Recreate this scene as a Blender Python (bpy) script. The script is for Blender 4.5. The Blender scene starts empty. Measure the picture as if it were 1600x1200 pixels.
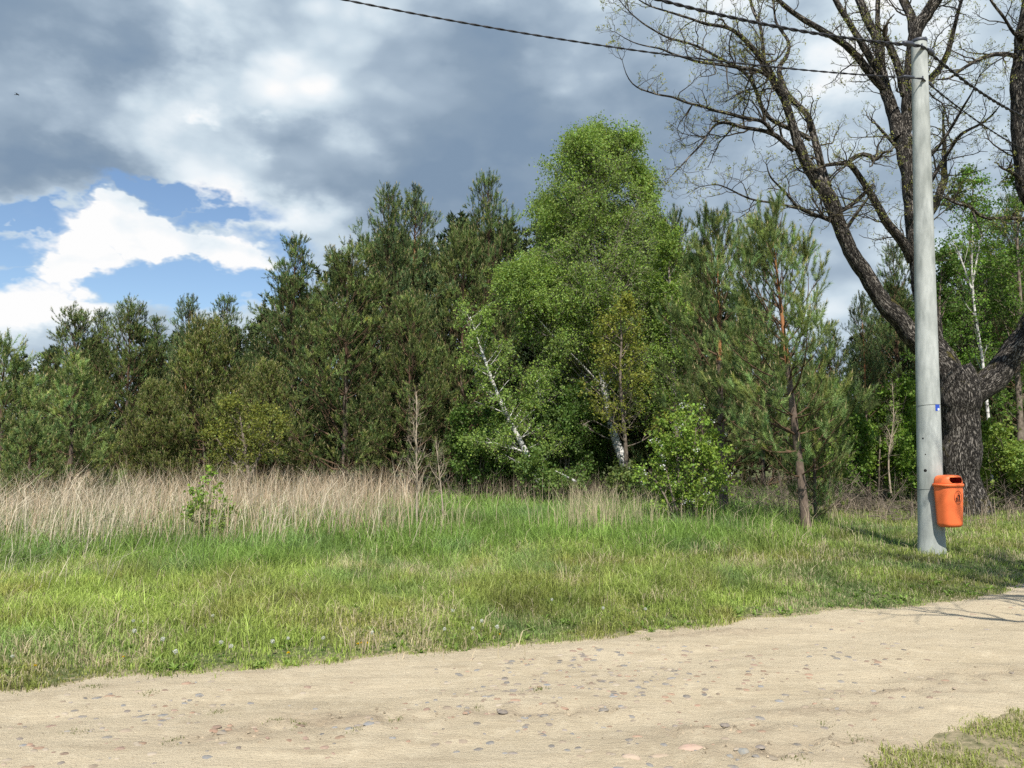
import bpy, math, random
import numpy as np
from mathutils import Vector

# ------------------------------------------------------------------ camera, sky, sun
C = bpy.context.scene
COL = C.collection
F = 1256.0                                  # focal length in pixels of the 1600-wide photograph
PITCH = math.atan(103.0 / F)
CAMZ = 1.6
cam_d = bpy.data.cameras.new('camera')
cam = bpy.data.objects.new('camera', cam_d)
COL.objects.link(cam)
cam.location = (0, 0, CAMZ)
cam.rotation_euler = (math.pi / 2 + PITCH, 0, 0)
cam_d.sensor_width = 36
cam_d.lens = F / 1600 * 36
cam_d.clip_start = 0.05
cam_d.clip_end = 5000
C.camera = cam

SUN_AZ, SUN_EL = math.radians(3), math.radians(51)   # azimuth: to the right of straight behind the camera
S = Vector((math.cos(SUN_EL) * math.sin(SUN_AZ), -math.cos(SUN_EL) * math.cos(SUN_AZ), math.sin(SUN_EL)))
sd = bpy.data.lights.new('sun', 'SUN')
sd.energy = 5.0
sd.angle = math.radians(0.5)
sd.color = (1.0, 0.95, 0.87)
so = bpy.data.objects.new('sun', sd)
COL.objects.link(so)
so.location = (20, -12, 30)
so.rotation_euler = S.to_track_quat('Z', 'Y').to_euler()

C.view_settings.view_transform = 'Standard'
C.view_settings.look = 'None'
C.view_settings.gamma = 1
C.view_settings.use_curve_mapping = False
C.view_settings.exposure = 0.4
C.cycles.use_denoising = False
C.cycles.max_bounces = 6
C.cycles.diffuse_bounces = 2
C.cycles.transmission_bounces = 3
C.cycles.glossy_bounces = 2
C.cycles.sample_clamp_indirect = 4
C.cycles.use_adaptive_sampling = False


def raydir(px, py):
    a, b = (px - 800) / F, (600 - py) / F
    c, s = math.cos(PITCH), math.sin(PITCH)
    return np.array([a, c - b * s, s + b * c])


def at(px, py, Y):
    d = raydir(px, py)
    return np.array([0, 0, CAMZ]) + d * (Y / d[1])


def ground(px, py, z=0.0):
    d = raydir(px, py)
    return np.array([0, 0, CAMZ]) + d * ((z - CAMZ) / d[2])


def build_world():
    w = bpy.data.worlds.new('World')
    C.world = w
    w.use_nodes = True
    nt = w.node_tree
    N, L = nt.nodes, nt.links
    N.clear()

    def nd(t, **k):
        n = N.new(t)
        for a, b in k.items():
            setattr(n, a, b)
        return n

    def mth(op, a, b=None, c=None, clamp=False):
        n = nd('ShaderNodeMath', operation=op, use_clamp=clamp)
        for i, v in enumerate((a, b, c)):
            if v is None:
                continue
            if isinstance(v, (int, float)):
                n.inputs[i].default_value = v
            else:
                L.new(v, n.inputs[i])
        return n.outputs[0]

    def vm(op, a, b=None, sc=None):
        n = nd('ShaderNodeVectorMath', operation=op)
        for i, v in enumerate((a, b)):
            if v is None:
                continue
            if isinstance(v, (tuple, list)):
                n.inputs[i].default_value = v
            else:
                L.new(v, n.inputs[i])
        if sc is not None:
            n.inputs['Scale'].default_value = sc
        return n

    def noise(vec, scale, det, rough=0.5, dist=0.0):
        n = nd('ShaderNodeTexNoise')
        n.inputs['Scale'].default_value = scale
        n.inputs['Detail'].default_value = det
        n.inputs['Roughness'].default_value = rough
        n.inputs['Distortion'].default_value = dist
        L.new(vec, n.inputs['Vector'])
        return n

    tc = nd('ShaderNodeTexCoord')
    d0 = vm('NORMALIZE', tc.outputs['Generated']).outputs[0]
    stretch = vm('MULTIPLY', d0, (1, 1, 1.7)).outputs[0]
    n1 = noise(stretch, 3.6, 5, 0.55)
    w1 = vm('SCALE', vm('SUBTRACT', n1.outputs['Color'], (0.5, 0.5, 0.5)).outputs[0], sc=0.13).outputs[0]
    n2 = noise(stretch, 16, 4, 0.6)
    w2 = vm('SCALE', vm('SUBTRACT', n2.outputs['Color'], (0.5, 0.5, 0.5)).outputs[0], sc=0.09).outputs[0]
    d = vm('ADD', vm('ADD', d0, w1).outputs[0], w2).outputs[0]
    dsoft = vm('ADD', d0, w2).outputs[0]

    def blob(px, py, rx, ry, src=None, inner=0.0):
        r = raydir(px, py)
        r = r / np.linalg.norm(r)
        k = F / math.sqrt(1 + ((px - 800) / F) ** 2)
        sub = vm('SUBTRACT', src or d, tuple(r)).outputs[0]
        sc = vm('MULTIPLY', sub, (k / rx, k / rx, k / ry)).outputs[0]
        ln = vm('LENGTH', sc).outputs['Value']
        m = nd('ShaderNodeMapRange', interpolation_type='SMOOTHSTEP', clamp=True)
        m.inputs['From Min'].default_value = 1.0
        m.inputs['From Max'].default_value = inner
        L.new(ln, m.inputs['Value'])
        return m.outputs[0]

    # brightness of the cloud deck
    nb = noise(d, 2.6, 4, 0.55)
    nf = noise(stretch, 8, 5, 0.55, 0.0)
    pv = nd('ShaderNodeTexVoronoi')
    pv.feature = 'SMOOTH_F1'
    pv.inputs['Scale'].default_value = 7.5
    pv.inputs['Detail'].default_value = 2.0
    pv.inputs['Roughness'].default_value = 0.55
    pv.inputs['Smoothness'].default_value = 0.35
    L.new(vm('ADD', stretch, w1).outputs[0], pv.inputs['Vector'])
    b = mth('MULTIPLY_ADD', nb.outputs['Fac'], 0.30, 0.545)
    b = mth('ADD', b, mth('MULTIPLY_ADD', nf.outputs['Fac'], 0.50, -0.25))
    b = mth('ADD', b, mth('MULTIPLY_ADD', pv.outputs['Distance'], -0.50, 0.385))
    for (px, py, rx, ry, a) in (
            (90, 20, 270, 110, -0.46), (10, 190, 120, 90, -0.30), (70, 255, 170, 45, -0.30),
            (960, 260, 400, 180, -0.44), (720, 150, 200, 190, -0.26), (560, 275, 280, 85, -0.34),
            (900, 60, 400, 130, -0.20), (760, 340, 330, 90, -0.30), (1380, 300, 260, 130, -0.22), (1130, 140, 130, 110, -0.12),
            (440, 110, 170, 100, 0.14), (340, 190, 170, 120, 0.16), (260, 90, 150, 90, 0.12), (1330, 110, 170, 130, 0.24), (420, 350, 130, 60, 0.22),
            (1330, 520, 200, 130, -0.10), (1540, 50, 140, 90, 0.15),
            (335, 205, 34, 20, 0.22), (440, 205, 34, 16, 0.14), (30, 500, 200, 60, 0.22), (500, 400, 140, 60, 0.16)):
        b = mth('ADD', b, mth('MULTIPLY', blob(px, py, rx, ry), a))
    # windows of blue between the clouds
    m = None
    for (px, py, rx, ry, a) in (
            (215, 292, 100, 26, 1.0), (60, 314, 160, 22, 0.8), (130, 318, 120, 22, 0.7), (330, 425, 170, 62, 1.1), (210, 440, 150, 50, 1.0),
            (70, 375, 90, 40, 0.8), (340, 335, 110, 26, 0.6), (60, 425, 90, 30, .6), (237, 156, 16, 8, 0.45)):
        q = mth('MULTIPLY', blob(px, py, rx, ry, None, 0.25), a)
        m = q if m is None else mth('MAXIMUM', m, q)
    m = mth('MULTIPLY', m, 2.1, clamp=True)
    # cumulus standing in the window
    cu = None
    for (px, py, rx, ry, a) in (
            (185, 355, 80, 40, 1.2), (125, 395, 52, 36, 1.1), (245, 372, 70, 34, 1.1), (110, 430, 38, 34, 0.9), (340, 392, 100, 28, 0.85), (400, 410, 60, 24, 0.6),
            (95, 480, 70, 30, 0.6)):
        q = mth('MULTIPLY', blob(px, py, rx, ry, dsoft, 0.35), a)
        cu = q if cu is None else mth('MAXIMUM', cu, q)
    cu = mth('MULTIPLY', cu, 1.7, clamp=True)
    b = mth('ADD', b, mth('MULTIPLY', cu, mth('MULTIPLY_ADD', nf.outputs['Fac'], 0.60, 0.0)))
    m = mth('MULTIPLY', m, mth('SUBTRACT', 1.0, cu), clamp=True)
    veil = mth('MULTIPLY_ADD', nf.outputs['Fac'], 0.5, 0.80, clamp=True)
    m = mth('MULTIPLY', m, veil, clamp=True)
    # the sky opens to blue behind the viewer and overhead
    sy = nd('ShaderNodeSeparateXYZ')
    L.new(d, sy.inputs[0])
    for sck, lo_, hi_ in (('Y', 0.25, -0.15), ('Z', 0.60, 0.78)):
        mr_ = nd('ShaderNodeMapRange', interpolation_type='SMOOTHSTEP', clamp=True)
        mr_.inputs['From Min'].default_value = lo_
        mr_.inputs['From Max'].default_value = hi_
        mr_.inputs['To Max'].default_value = 0.9
        L.new(sy.outputs[sck], mr_.inputs['Value'])
        m = mth('MAXIMUM', m, mr_.outputs[0])

    cr = nd('ShaderNodeValToRGB')
    e = cr.color_ramp.elements
    e[0].position, e[0].color = 0.0, (0.22, 0.31, 0.43, 1)
    e[1].position, e[1].color = 1.0, (1.0, 1.0, 1.0, 1)
    for p, c in ((0.22, (0.27, 0.36, 0.47, 1)), (0.45, (0.40, 0.50, 0.61, 1)), (0.66, (0.61, 0.72, 0.81, 1)), (0.84, (0.84, 0.91, 0.96, 1))):
        x = e.new(p)
        x.color = c
    L.new(b, cr.inputs['Fac'])

    sky = nd('ShaderNodeTexSky', sky_type='NISHITA')
    sky.sun_disc = False
    sky.sun_elevation = SUN_EL
    sky.sun_rotation = math.pi - SUN_AZ
    sky.air_density = 1.0
    sky.dust_density = 0.0
    sky.ozone_density = 3.0
    bg1 = nd('ShaderNodeBackground')
    bg1.inputs['Strength'].default_value = 0.10
    L.new(sky.outputs[0], bg1.inputs['Color'])
    bg2 = nd('ShaderNodeBackground')
    bg2.inputs['Strength'].default_value = 0.75
    L.new(cr.outputs[0], bg2.inputs['Color'])
    mx = nd('ShaderNodeMixShader')
    L.new(m, mx.inputs[0])
    L.new(bg2.outputs[0], mx.inputs[1])
    L.new(bg1.outputs[0], mx.inputs[2])
    out = nd('ShaderNodeOutputWorld')
    L.new(mx.outputs[0], out.inputs[0])


build_world()

# ------------------------------------------------------------------ numpy helpers
R = np.random.RandomState(7)
_T = np.random.RandomState(3).rand(256, 256)


def vn(x, y, s=1.0, o=0):
    """value noise 0..1"""
    x = np.asarray(x, float) * s + 31.7 * (o + 1)
    y = np.asarray(y, float) * s + 17.3 * (o + 1)
    xi, yi = np.floor(x).astype(int), np.floor(y).astype(int)
    fx, fy = x - xi, y - yi
    fx, fy = fx * fx * (3 - 2 * fx), fy * fy * (3 - 2 * fy)
    g = lambda a, b: _T[a & 255, b & 255]
    return (g(xi, yi) * (1 - fx) + g(xi + 1, yi) * fx) * (1 - fy) + (g(xi, yi + 1) * (1 - fx) + g(xi + 1, yi + 1) * fx) * fy


def fbm(x, y, s=1.0, o=0, n=4):
    t, a, w = 0, 1.0, 0
    for i in range(n):
        t = t + a * vn(x, y, s, o + i)
        w += a
        a *= 0.5
        s *= 2.1
    return t / w


def nrm(v):
    return v / np.maximum(np.linalg.norm(v, axis=-1, keepdims=True), 1e-9)


class Geo:
    def __init__(self):
        self.V, self.Fq, self.Ft, self.col, self.bark, self.mq, self.mt = [], [], [], [], [], [], []
        self.n = 0

    def add(self, V, quads=None, tris=None, col=None, bark=None, mat=0):
        V = np.asarray(V, float).reshape(-1, 3)
        self.V.append(V)
        if quads is not None and len(quads):
            q = np.asarray(quads).reshape(-1, 4) + self.n
            self.Fq.append(q)
            self.mq.append(np.full(len(q), mat))
        if tris is not None and len(tris):
            q = np.asarray(tris).reshape(-1, 3) + self.n
            self.Ft.append(q)
            self.mt.append(np.full(len(q), mat))
        c = np.ones((len(V), 3)) * 0.5 if col is None else np.broadcast_to(np.asarray(col, float), (len(V), 3))
        self.col.append(c)
        self.bark.append(V if bark is None else np.asarray(bark).reshape(-1, 3))
        self.n += len(V)

    def mesh(self, name, mats, smooth=False, bark=False, col=True):
        V = np.concatenate(self.V).astype(np.float32)
        fq = np.concatenate(self.Fq) if self.Fq else np.zeros((0, 4), int)
        ft = np.concatenate(self.Ft) if self.Ft else np.zeros((0, 3), int)
        me = bpy.data.meshes.new(name)
        me.vertices.add(len(V))
        me.vertices.foreach_set('co', V.ravel())
        loops = np.concatenate([fq.ravel(), ft.ravel()]).astype(np.int32)
        me.loops.add(len(loops))
        me.loops.foreach_set('vertex_index', loops)
        nf = len(fq) + len(ft)
        me.polygons.add(nf)
        st = np.concatenate([np.arange(len(fq)) * 4, len(fq) * 4 + np.arange(len(ft)) * 3]).astype(np.int32)
        me.polygons.foreach_set('loop_start', st)
        mi = np.concatenate(self.mq + self.mt).astype(np.int32) if nf else np.zeros(0, np.int32)
        me.polygons.foreach_set('material_index', mi)
        me.polygons.foreach_set('use_smooth', np.full(nf, smooth, bool))
        for m in (mats if isinstance(mats, (list, tuple)) else [mats]):
            me.materials.append(m)
        if col:
            a = me.attributes.new('col', 'FLOAT_COLOR', 'POINT')
            c = np.ones((len(V), 4), np.float32)
            c[:, :3] = np.concatenate(self.col)
            a.data.foreach_set('color', c.ravel())
        if bark:
            a = me.attributes.new('bark', 'FLOAT_VECTOR', 'POINT')
            a.data.foreach_set('vector', np.concatenate(self.bark).astype(np.float32).ravel())
        me.update(calc_edges=True)
        me.validate()
        return me


def tag(o, label=None, cat=None, group=None, kind=None):
    if label:
        o['label'] = label
    if cat:
        o['category'] = cat
    if group:
        o['group'] = group
    if kind:
        o['kind'] = kind
    return o


def link(name, me, parent=None):
    o = bpy.data.objects.new(name, me)
    COL.objects.link(o)
    if parent is not None:
        o.parent = parent
    return o


def thing(name, label, cat, loc=(0, 0, 0), rz=0.0, group=None, scale=1.0):
    o = bpy.data.objects.new(name, None)
    o.empty_display_size = 0.2
    COL.objects.link(o)
    o.location = tuple(loc)
    o.rotation_euler = (0, 0, rz)
    o.scale = (scale, scale, scale) if not isinstance(scale, (tuple, list)) else tuple(scale)
    return tag(o, label, cat, group)


def tubes(g, P, Rd, k=5, col=None, mat=0, cap=False):
    """P (B,n,3) paths, Rd (B,n) radii"""
    P = np.asarray(P, float)
    if P.ndim == 2:
        P, Rd = P[None], np.asarray(Rd, float)[None]
    Rd = np.asarray(Rd, float)
    B, n, _ = P.shape
    T = np.empty_like(P)
    T[:, 1:-1] = P[:, 2:] - P[:, :-2]
    T[:, 0] = P[:, 1] - P[:, 0]
    T[:, -1] = P[:, -1] - P[:, -2]
    T = nrm(T)
    ref = np.zeros((B, 1, 3))
    mt = nrm(T.mean(axis=1))
    use = np.abs(mt[:, 0]) < 0.7
    ref[use, 0] = (1, 0, 0)
    ref[~use, 0] = (0, 1, 0)
    ref = np.broadcast_to(ref, P.shape)
    U = nrm(ref - T * (ref * T).sum(-1, keepdims=True))
    W = np.cross(T, U)
    th = np.arange(k) / k * 2 * np.pi
    c, s = np.cos(th), np.sin(th)
    V = P[:, :, None] + Rd[:, :, None, None] * (U[:, :, None] * c[None, None, :, None] + W[:, :, None] * s[None, None, :, None])
    ln = np.concatenate([np.zeros((B, 1)), np.cumsum(np.linalg.norm(np.diff(P, axis=1), axis=-1), axis=1)], axis=1)
    bk = np.empty_like(V)
    bk[..., 0] = Rd[:, :, None] * c
    bk[..., 1] = Rd[:, :, None] * s
    bk[..., 2] = ln[:, :, None] + np.arange(B)[:, None, None] * 3.1
    idx = np.arange(B * n * k).reshape(B, n, k)
    a = idx[:, :-1]
    b = idx[:, 1:]
    q = np.stack([a, np.roll(a, -1, 2), np.roll(b, -1, 2), b], -1).reshape(-1, 4)
    if col is not None:
        col = np.asarray(col, float)
        if col.ndim == 2 and len(col) == B:
            col = np.repeat(col, n * k, axis=0)
    tr = None
    if cap:
        tr = []
        for bb in range(B):
            e = idx[bb, -1]
            for j in range(1, k - 1):
                tr.append((e[0], e[j], e[j + 1]))
    g.add(V.reshape(-1, 3), q, tr, col, bk.reshape(-1, 3), mat)


def resample(path, rad, step):
    """catmull-rom-ish smoothing of a traced limb"""
    P = np.asarray(path, float)
    r = np.asarray(rad, float)
    seg = np.linalg.norm(np.diff(P, axis=0), axis=1)
    t = np.concatenate([[0], np.cumsum(seg)])
    n = max(4, int(t[-1] / step))
    tt = np.linspace(0, t[-1], n)
    Q = np.stack([np.interp(tt, t, P[:, i]) for i in range(3)], 1)
    rr = np.interp(tt, t, r)
    for _ in range(2):
        Q[1:-1] = Q[1:-1] * 0.5 + (Q[:-2] + Q[2:]) * 0.25
    return Q, rr


def spawn(st, dr, ln, r0, n=6, wander=0.25, up=0.0, rng=R, tip=0.25):
    """paths grown from starts; up>0 bends upward, <0 droops"""
    B = len(st)
    P = np.empty((B, n, 3))
    P[:, 0] = st
    d = nrm(dr)
    for i in range(1, n):
        d = nrm(d + rng.normal(0, wander, (B, 3)) + np.array([0, 0, 1.0]) * (up / n) * 2)
        P[:, i] = P[:, i - 1] + d * (ln / (n - 1))[:, None]
    rr = r0[:, None] * np.linspace(1, tip, n)[None]
    return P, rr


def children(P, Rd, ln, per, t0, t1, ang, lr, rr, rng=R, flat=0.0, upb=0.0, spacing=None):
    """start points, directions, lengths and radii of side branches of (B,n,3) paths"""
    B, n, _ = P.shape
    if spacing is not None:
        cnt = np.maximum(1, (ln * (t1 - t0) / spacing + rng.rand(B)).astype(int))
    else:
        cnt = np.full(B, per)
    ib = np.repeat(np.arange(B), cnt)
    t = t0 + (t1 - t0) * rng.rand(len(ib)) ** 0.85
    f = t * (n - 1)
    i0 = np.minimum(f.astype(int), n - 2)
    fr = (f - i0)[:, None]
    st = P[ib, i0] * (1 - fr) + P[ib, i0 + 1] * fr
    tg = nrm(P[ib, i0 + 1] - P[ib, i0])
    rad = Rd[ib, i0] * (1 - fr[:, 0]) + Rd[ib, i0 + 1] * fr[:, 0]
    rnd = rng.normal(0, 1, (len(ib), 3))
    rnd[:, 2] *= (1 - flat)
    pr = nrm(rnd - tg * (rnd * tg).sum(-1, keepdims=True))
    a = np.radians(ang) * (0.75 + 0.5 * rng.rand(len(ib)))[:, None]
    dr = nrm(tg * np.cos(a) + pr * np.sin(a) + np.array([0, 0, upb]))
    L = ln[ib] * lr * (1.15 - 0.75 * t) * (0.7 + 0.6 * rng.rand(len(ib)))
    return st, dr, L, np.minimum(rad * rr, rad), ib


def leaves(g, pos, size, colors, rng=R, aspect=0.8, vert=0.0, mat=0, normal_bias=None):
    """flat four-cornered leaves"""
    n = len(pos)
    a = rng.normal(0, 1, (n, 3))
    a[:, 2] -= vert
    a = nrm(a)
    b = rng.normal(0, 1, (n, 3))
    if normal_bias is not None:
        nb = nrm(rng.normal(0, 0.75, (n, 3)) + np.asarray(normal_bias))
        b = np.cross(nb, a)
    b = nrm(b - a * (b * a).sum(-1, keepdims=True))
    s = size * (0.6 + 0.8 * rng.rand(n))[:, None]
    p0 = pos
    V = np.stack([p0, p0 + a * s * 0.5 + b * s * 0.5 * aspect, p0 + a * s, p0 + a * s * 0.5 - b * s * 0.5 * aspect], 1)
    q = np.arange(n * 4).reshape(n, 4)
    g.add(V.reshape(-1, 3), q, None, np.repeat(colors, 4, axis=0), None, mat)


def vary(base, n, rng=R, hue=0.12, val=0.25, clump=None):
    c = np.asarray(base, float)[None] * (1 + rng.normal(0, val, (n, 1)))
    h = rng.normal(0, hue, (n, 1))
    c = c * np.concatenate([1 + h, 1 + 0 * h, 1 - h], 1)
    if clump is not None:
        c = c * clump[:, None]
    return np.clip(c, 0.004, 0.9)


# ------------------------------------------------------------------ materials
def nmat(name):
    m = bpy.data.materials.new(name)
    m.use_nodes = True
    nt = m.node_tree
    nt.nodes.clear()
    return m, nt


def foliage_mat(name, trans=0.35, gloss=0.04, rough=0.45, gain=1.0):
    m, nt = nmat(name)
    N, L = nt.nodes, nt.links
    a = N.new('ShaderNodeAttribute')
    a.attribute_name = 'col'
    df = N.new('ShaderNodeBsdfDiffuse')
    tr = N.new('ShaderNodeBsdfTranslucent')
    mul = N.new('ShaderNodeMix')
    mul.data_type = 'RGBA'
    mul.blend_type = 'MULTIPLY'
    mul.inputs[0].default_value = 1
    L.new(a.outputs['Color'], mul.inputs[6])
    mul.inputs[7].default_value = (1.15, 1.2, 0.7, 1)
    L.new(a.outputs['Color'], df.inputs[0])
    L.new(mul.outputs[2], tr.inputs[0])
    mx = N.new('ShaderNodeMixShader')
    mx.inputs[0].default_value = trans
    L.new(df.outputs[0], mx.inputs[1])
    L.new(tr.outputs[0], mx.inputs[2])
    gl = N.new('ShaderNodeBsdfGlossy')
    gl.inputs['Roughness'].default_value = rough
    gl.inputs[0].default_value = (1, 1, 1, 1)
    m2 = N.new('ShaderNodeMixShader')
    m2.inputs[0].default_value = gloss
    L.new(mx.outputs[0], m2.inputs[1])
    L.new(gl.outputs[0], m2.inputs[2])
    o = N.new('ShaderNodeOutputMaterial')
    L.new(m2.outputs[0], o.inputs[0])
    return m


def ramp_mat(name, stops, scale=(1, 1, 1), ns=4.0, det=6, attr='bark', bump=0.0, bdist=0.02, rough=0.9, voro=0.0, moss=None, rgh=0.6):
    m, nt = nmat(name)
    N, L = nt.nodes, nt.links
    if attr:
        a = N.new('ShaderNodeAttribute')
        a.attribute_name = attr
        vec = a.outputs['Vector']
    else:
        a = N.new('ShaderNodeTexCoord')
        vec = a.outputs['Object']
    mp = N.new('ShaderNodeMapping')
    mp.inputs['Scale'].default_value = scale
    L.new(vec, mp.inputs['Vector'])
    no = N.new('ShaderNodeTexNoise')
    no.inputs['Scale'].default_value = ns
    no.inputs['Detail'].default_value = det
    no.inputs['Roughness'].default_value = rgh
    L.new(mp.outputs[0], no.inputs['Vector'])
    fac = no.outputs['Fac']
    if voro:
        vo = N.new('ShaderNodeTexVoronoi')
        vo.feature = 'DISTANCE_TO_EDGE'
        vo.inputs['Scale'].default_value = voro
        ad = N.new('ShaderNodeVectorMath')
        ad.operation = 'MULTIPLY_ADD'
        L.new(no.outputs['Color'], ad.inputs[0])
        ad.inputs[1].default_value = (0.35, 0.35, 0.35)
        L.new(mp.outputs[0], ad.inputs[2])
        L.new(ad.outputs[0], vo.inputs['Vector'])
        mr = N.new('ShaderNodeMapRange')
        mr.inputs['From Max'].default_value = 0.22
        L.new(vo.outputs['Distance'], mr.inputs['Value'])
        mu = N.new('ShaderNodeMath')
        mu.operation = 'MULTIPLY'
        L.new(mr.outputs[0], mu.inputs[0])
        ma = N.new('ShaderNodeMath')
        ma.operation = 'MULTIPLY_ADD'
        L.new(no.outputs['Fac'], ma.inputs[0])
        ma.inputs[1].default_value = 1.0
        ma.inputs[2].default_value = 0.3
        L.new(ma.outputs[0], mu.inputs[1])
        fac = mu.outputs[0]
    cr = N.new('ShaderNodeValToRGB')
    e = cr.color_ramp.elements
    e[0].position, e[0].color = stops[0][0], (*stops[0][1], 1)
    e[1].position, e[1].color = stops[-1][0], (*stops[-1][1], 1)
    for p, c in stops[1:-1]:
        x = e.new(p)
        x.color = (*c, 1)
    L.new(fac, cr.inputs[0])
    colo = cr.outputs[0]
    if moss:
        tcg = N.new('ShaderNodeTexCoord')
        mn = N.new('ShaderNodeTexNoise')
        mn.inputs['Scale'].default_value = moss[1]
        mn.inputs['Detail'].default_value = 7
        mn.inputs['Roughness'].default_value = 0.7
        L.new(tcg.outputs['Object'], mn.inputs['Vector'])
        ge = N.new('ShaderNodeNewGeometry')
        sp = N.new('ShaderNodeSeparateXYZ')
        L.new(ge.outputs['Normal'], sp.inputs[0])
        s1 = N.new('ShaderNodeMath')
        s1.operation = 'MULTIPLY_ADD'
        L.new(sp.outputs['Z'], s1.inputs[0])
        s1.inputs[1].default_value = 0.22
        L.new(mn.outputs['Fac'], s1.inputs[2])
        mr2 = N.new('ShaderNodeMapRange')
        mr2.inputs['From Min'].default_value = moss[2]
        mr2.inputs['From Max'].default_value = moss[2] + 0.08
        L.new(s1.outputs[0], mr2.inputs['Value'])
        mm = N.new('ShaderNodeMix')
        mm.data_type = 'RGBA'
        L.new(mr2.outputs[0], mm.inputs[0])
        L.new(colo, mm.inputs[6])
        mm.inputs[7].default_value = (*moss[0], 1)
        colo = mm.outputs[2]
    bs = N.new('ShaderNodeBsdfPrincipled')
    bs.inputs['Roughness'].default_value = rough
    bs.inputs['Specular IOR Level'].default_value = 0.25
    L.new(colo, bs.inputs['Base Color'])
    if bump:
        bu = N.new('ShaderNodeBump')
        bu.inputs['Strength'].default_value = bump
        bu.inputs['Distance'].default_value = bdist
        L.new(fac, bu.inputs['Height'])
        L.new(bu.outputs[0], bs.inputs['Normal'])
    o = N.new('ShaderNodeOutputMaterial')
    L.new(bs.outputs[0], o.inputs[0])
    return m


def plain_mat(name, c, rough=0.5, spec=0.5, var=0.12, ns=6.0, bump=0.0, sub=0.0):
    m, nt = nmat(name)
    N, L = nt.nodes, nt.links
    tc = N.new('ShaderNodeTexCoord')
    no = N.new('ShaderNodeTexNoise')
    no.inputs['Scale'].default_value = ns
    no.inputs['Detail'].default_value = 6
    L.new(tc.outputs['Object'], no.inputs['Vector'])
    cr = N.new('ShaderNodeValToRGB')
    e = cr.color_ramp.elements
    e[0].position, e[0].color = 0.3, (*[x * (1 - var) for x in c], 1)
    e[1].position, e[1].color = 0.7, (*[min(1, x * (1 + var)) for x in c], 1)
    L.new(no.outputs['Fac'], cr.inputs[0])
    bs = N.new('ShaderNodeBsdfPrincipled')
    bs.inputs['Roughness'].default_value = rough
    bs.inputs['Specular IOR Level'].default_value = spec
    L.new(cr.outputs[0], bs.inputs['Base Color'])
    if bump:
        bu = N.new('ShaderNodeBump')
        bu.inputs['Strength'].default_value = bump
        bu.inputs['Distance'].default_value = 0.01
        L.new(no.outputs['Fac'], bu.inputs['Height'])
        L.new(bu.outputs[0], bs.inputs['Normal'])
    o = N.new('ShaderNodeOutputMaterial')
    L.new(bs.outputs[0], o.inputs[0])
    return m


M_needle = foliage_mat('pine_needles', 0.15, 0.012, 0.6)
M_leaf = foliage_mat('broad_leaves', 0.40, 0.015, 0.6)
M_grass = foliage_mat('grass_blades', 0.34, 0.015, 0.5)
M_dry = foliage_mat('dry_stalks', 0.15, 0.02, 0.6)
M_oak = ramp_mat('oak_bark', [(0.12, (0.016, 0.013, 0.011)), (0.45, (0.066, 0.056, 0.045)), (0.95, (0.27, 0.242, 0.21))],
                 (1, 1, 0.20), 11, 8, bump=1.0, bdist=0.06, voro=18, moss=((0.13, 0.11, 0.025), 2.2, 0.615))
M_twig = ramp_mat('twig_bark', [(0.3, (0.025, 0.021, 0.017)), (0.7, (0.09, 0.075, 0.055))], (1, 1, 0.5), 6, 4,
                  moss=((0.12, 0.105, 0.03), 1.6, 0.68))
M_pinebark = ramp_mat('pine_bark', [(0.3, (0.06, 0.045, 0.036)), (0.55, (0.15, 0.112, 0.085)), (0.75, (0.25, 0.19, 0.15))], (1, 1, 0.4), 14, 5, bump=0.6)
M_pinetop = ramp_mat('orange_pine_bark', [(0.3, (0.16, 0.07, 0.03)), (0.55, (0.34, 0.15, 0.065)), (0.75, (0.42, 0.22, 0.11))], (1, 1, 0.4), 14, 5, bump=0.4)
M_pinetwig = ramp_mat('pine_twigs', [(0.35, (0.06, 0.04, 0.025)), (0.65, (0.16, 0.10, 0.06))], (4, 4, 2), 2, 3)
M_pinemid = ramp_mat('brown_pine_bark', [(0.35, (0.05, 0.034, 0.025)), (0.65, (0.15, 0.085, 0.055))], (1, 1, 0.4), 14, 5)
M_birch = ramp_mat('birch_bark', [(0.36, (0.03, 0.028, 0.025)), (0.44, (0.45, 0.43, 0.40)), (0.62, (0.72, 0.70, 0.66))], (5, 5, 9), 1.6, 4, bump=0.2)
M_birchtwig = ramp_mat('birch_twigs', [(0.35, (0.10, 0.07, 0.05)), (0.6, (0.34, 0.30, 0.26))], (4, 4, 4), 1.6, 3)
M_bush = ramp_mat('shrub_bark', [(0.35, (0.08, 0.06, 0.045)), (0.6, (0.22, 0.18, 0.14))], (4, 4, 4), 2, 3)
M_pale = ramp_mat('pale_sapling_bark', [(0.35, (0.22, 0.17, 0.12)), (0.6, (0.42, 0.35, 0.26))], (4, 4, 4), 2, 3)

# ------------------------------------------------------------------ ground, road
far_px = [(0, 1074), (150, 1060), (300, 1052), (450, 1041), (600, 1030), (750, 1014), (900, 1000), (1000, 990), (1100, 979), (1200, 966),
          (1300, 953), (1400, 946), (1480, 941), (1540, 928), (1600, 917)]
near_px = [(1600, 1098), (1520, 1112), (1440, 1150), (1400, 1178), (1330, 1215)]
fp = np.array([ground(*p)[:2] for p in far_px])
npx = np.array([ground(*p)[:2] for p in near_px])[::-1]
fp = np.vstack([[-60, fp[0, 1] - 9.0], [-12, fp[0, 1] - 1.7], fp, [fp[-1, 0] + 4, fp[-1, 1] + 1.9], [60, fp[-1, 1] + 30]])
npx = np.vstack([[-60, -7.0], [-6, 1.2], [0, 2.7], npx, [npx[-1, 0] + 5, npx[-1, 1] + 2.2], [60, npx[-1, 1] + 28]])


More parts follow.
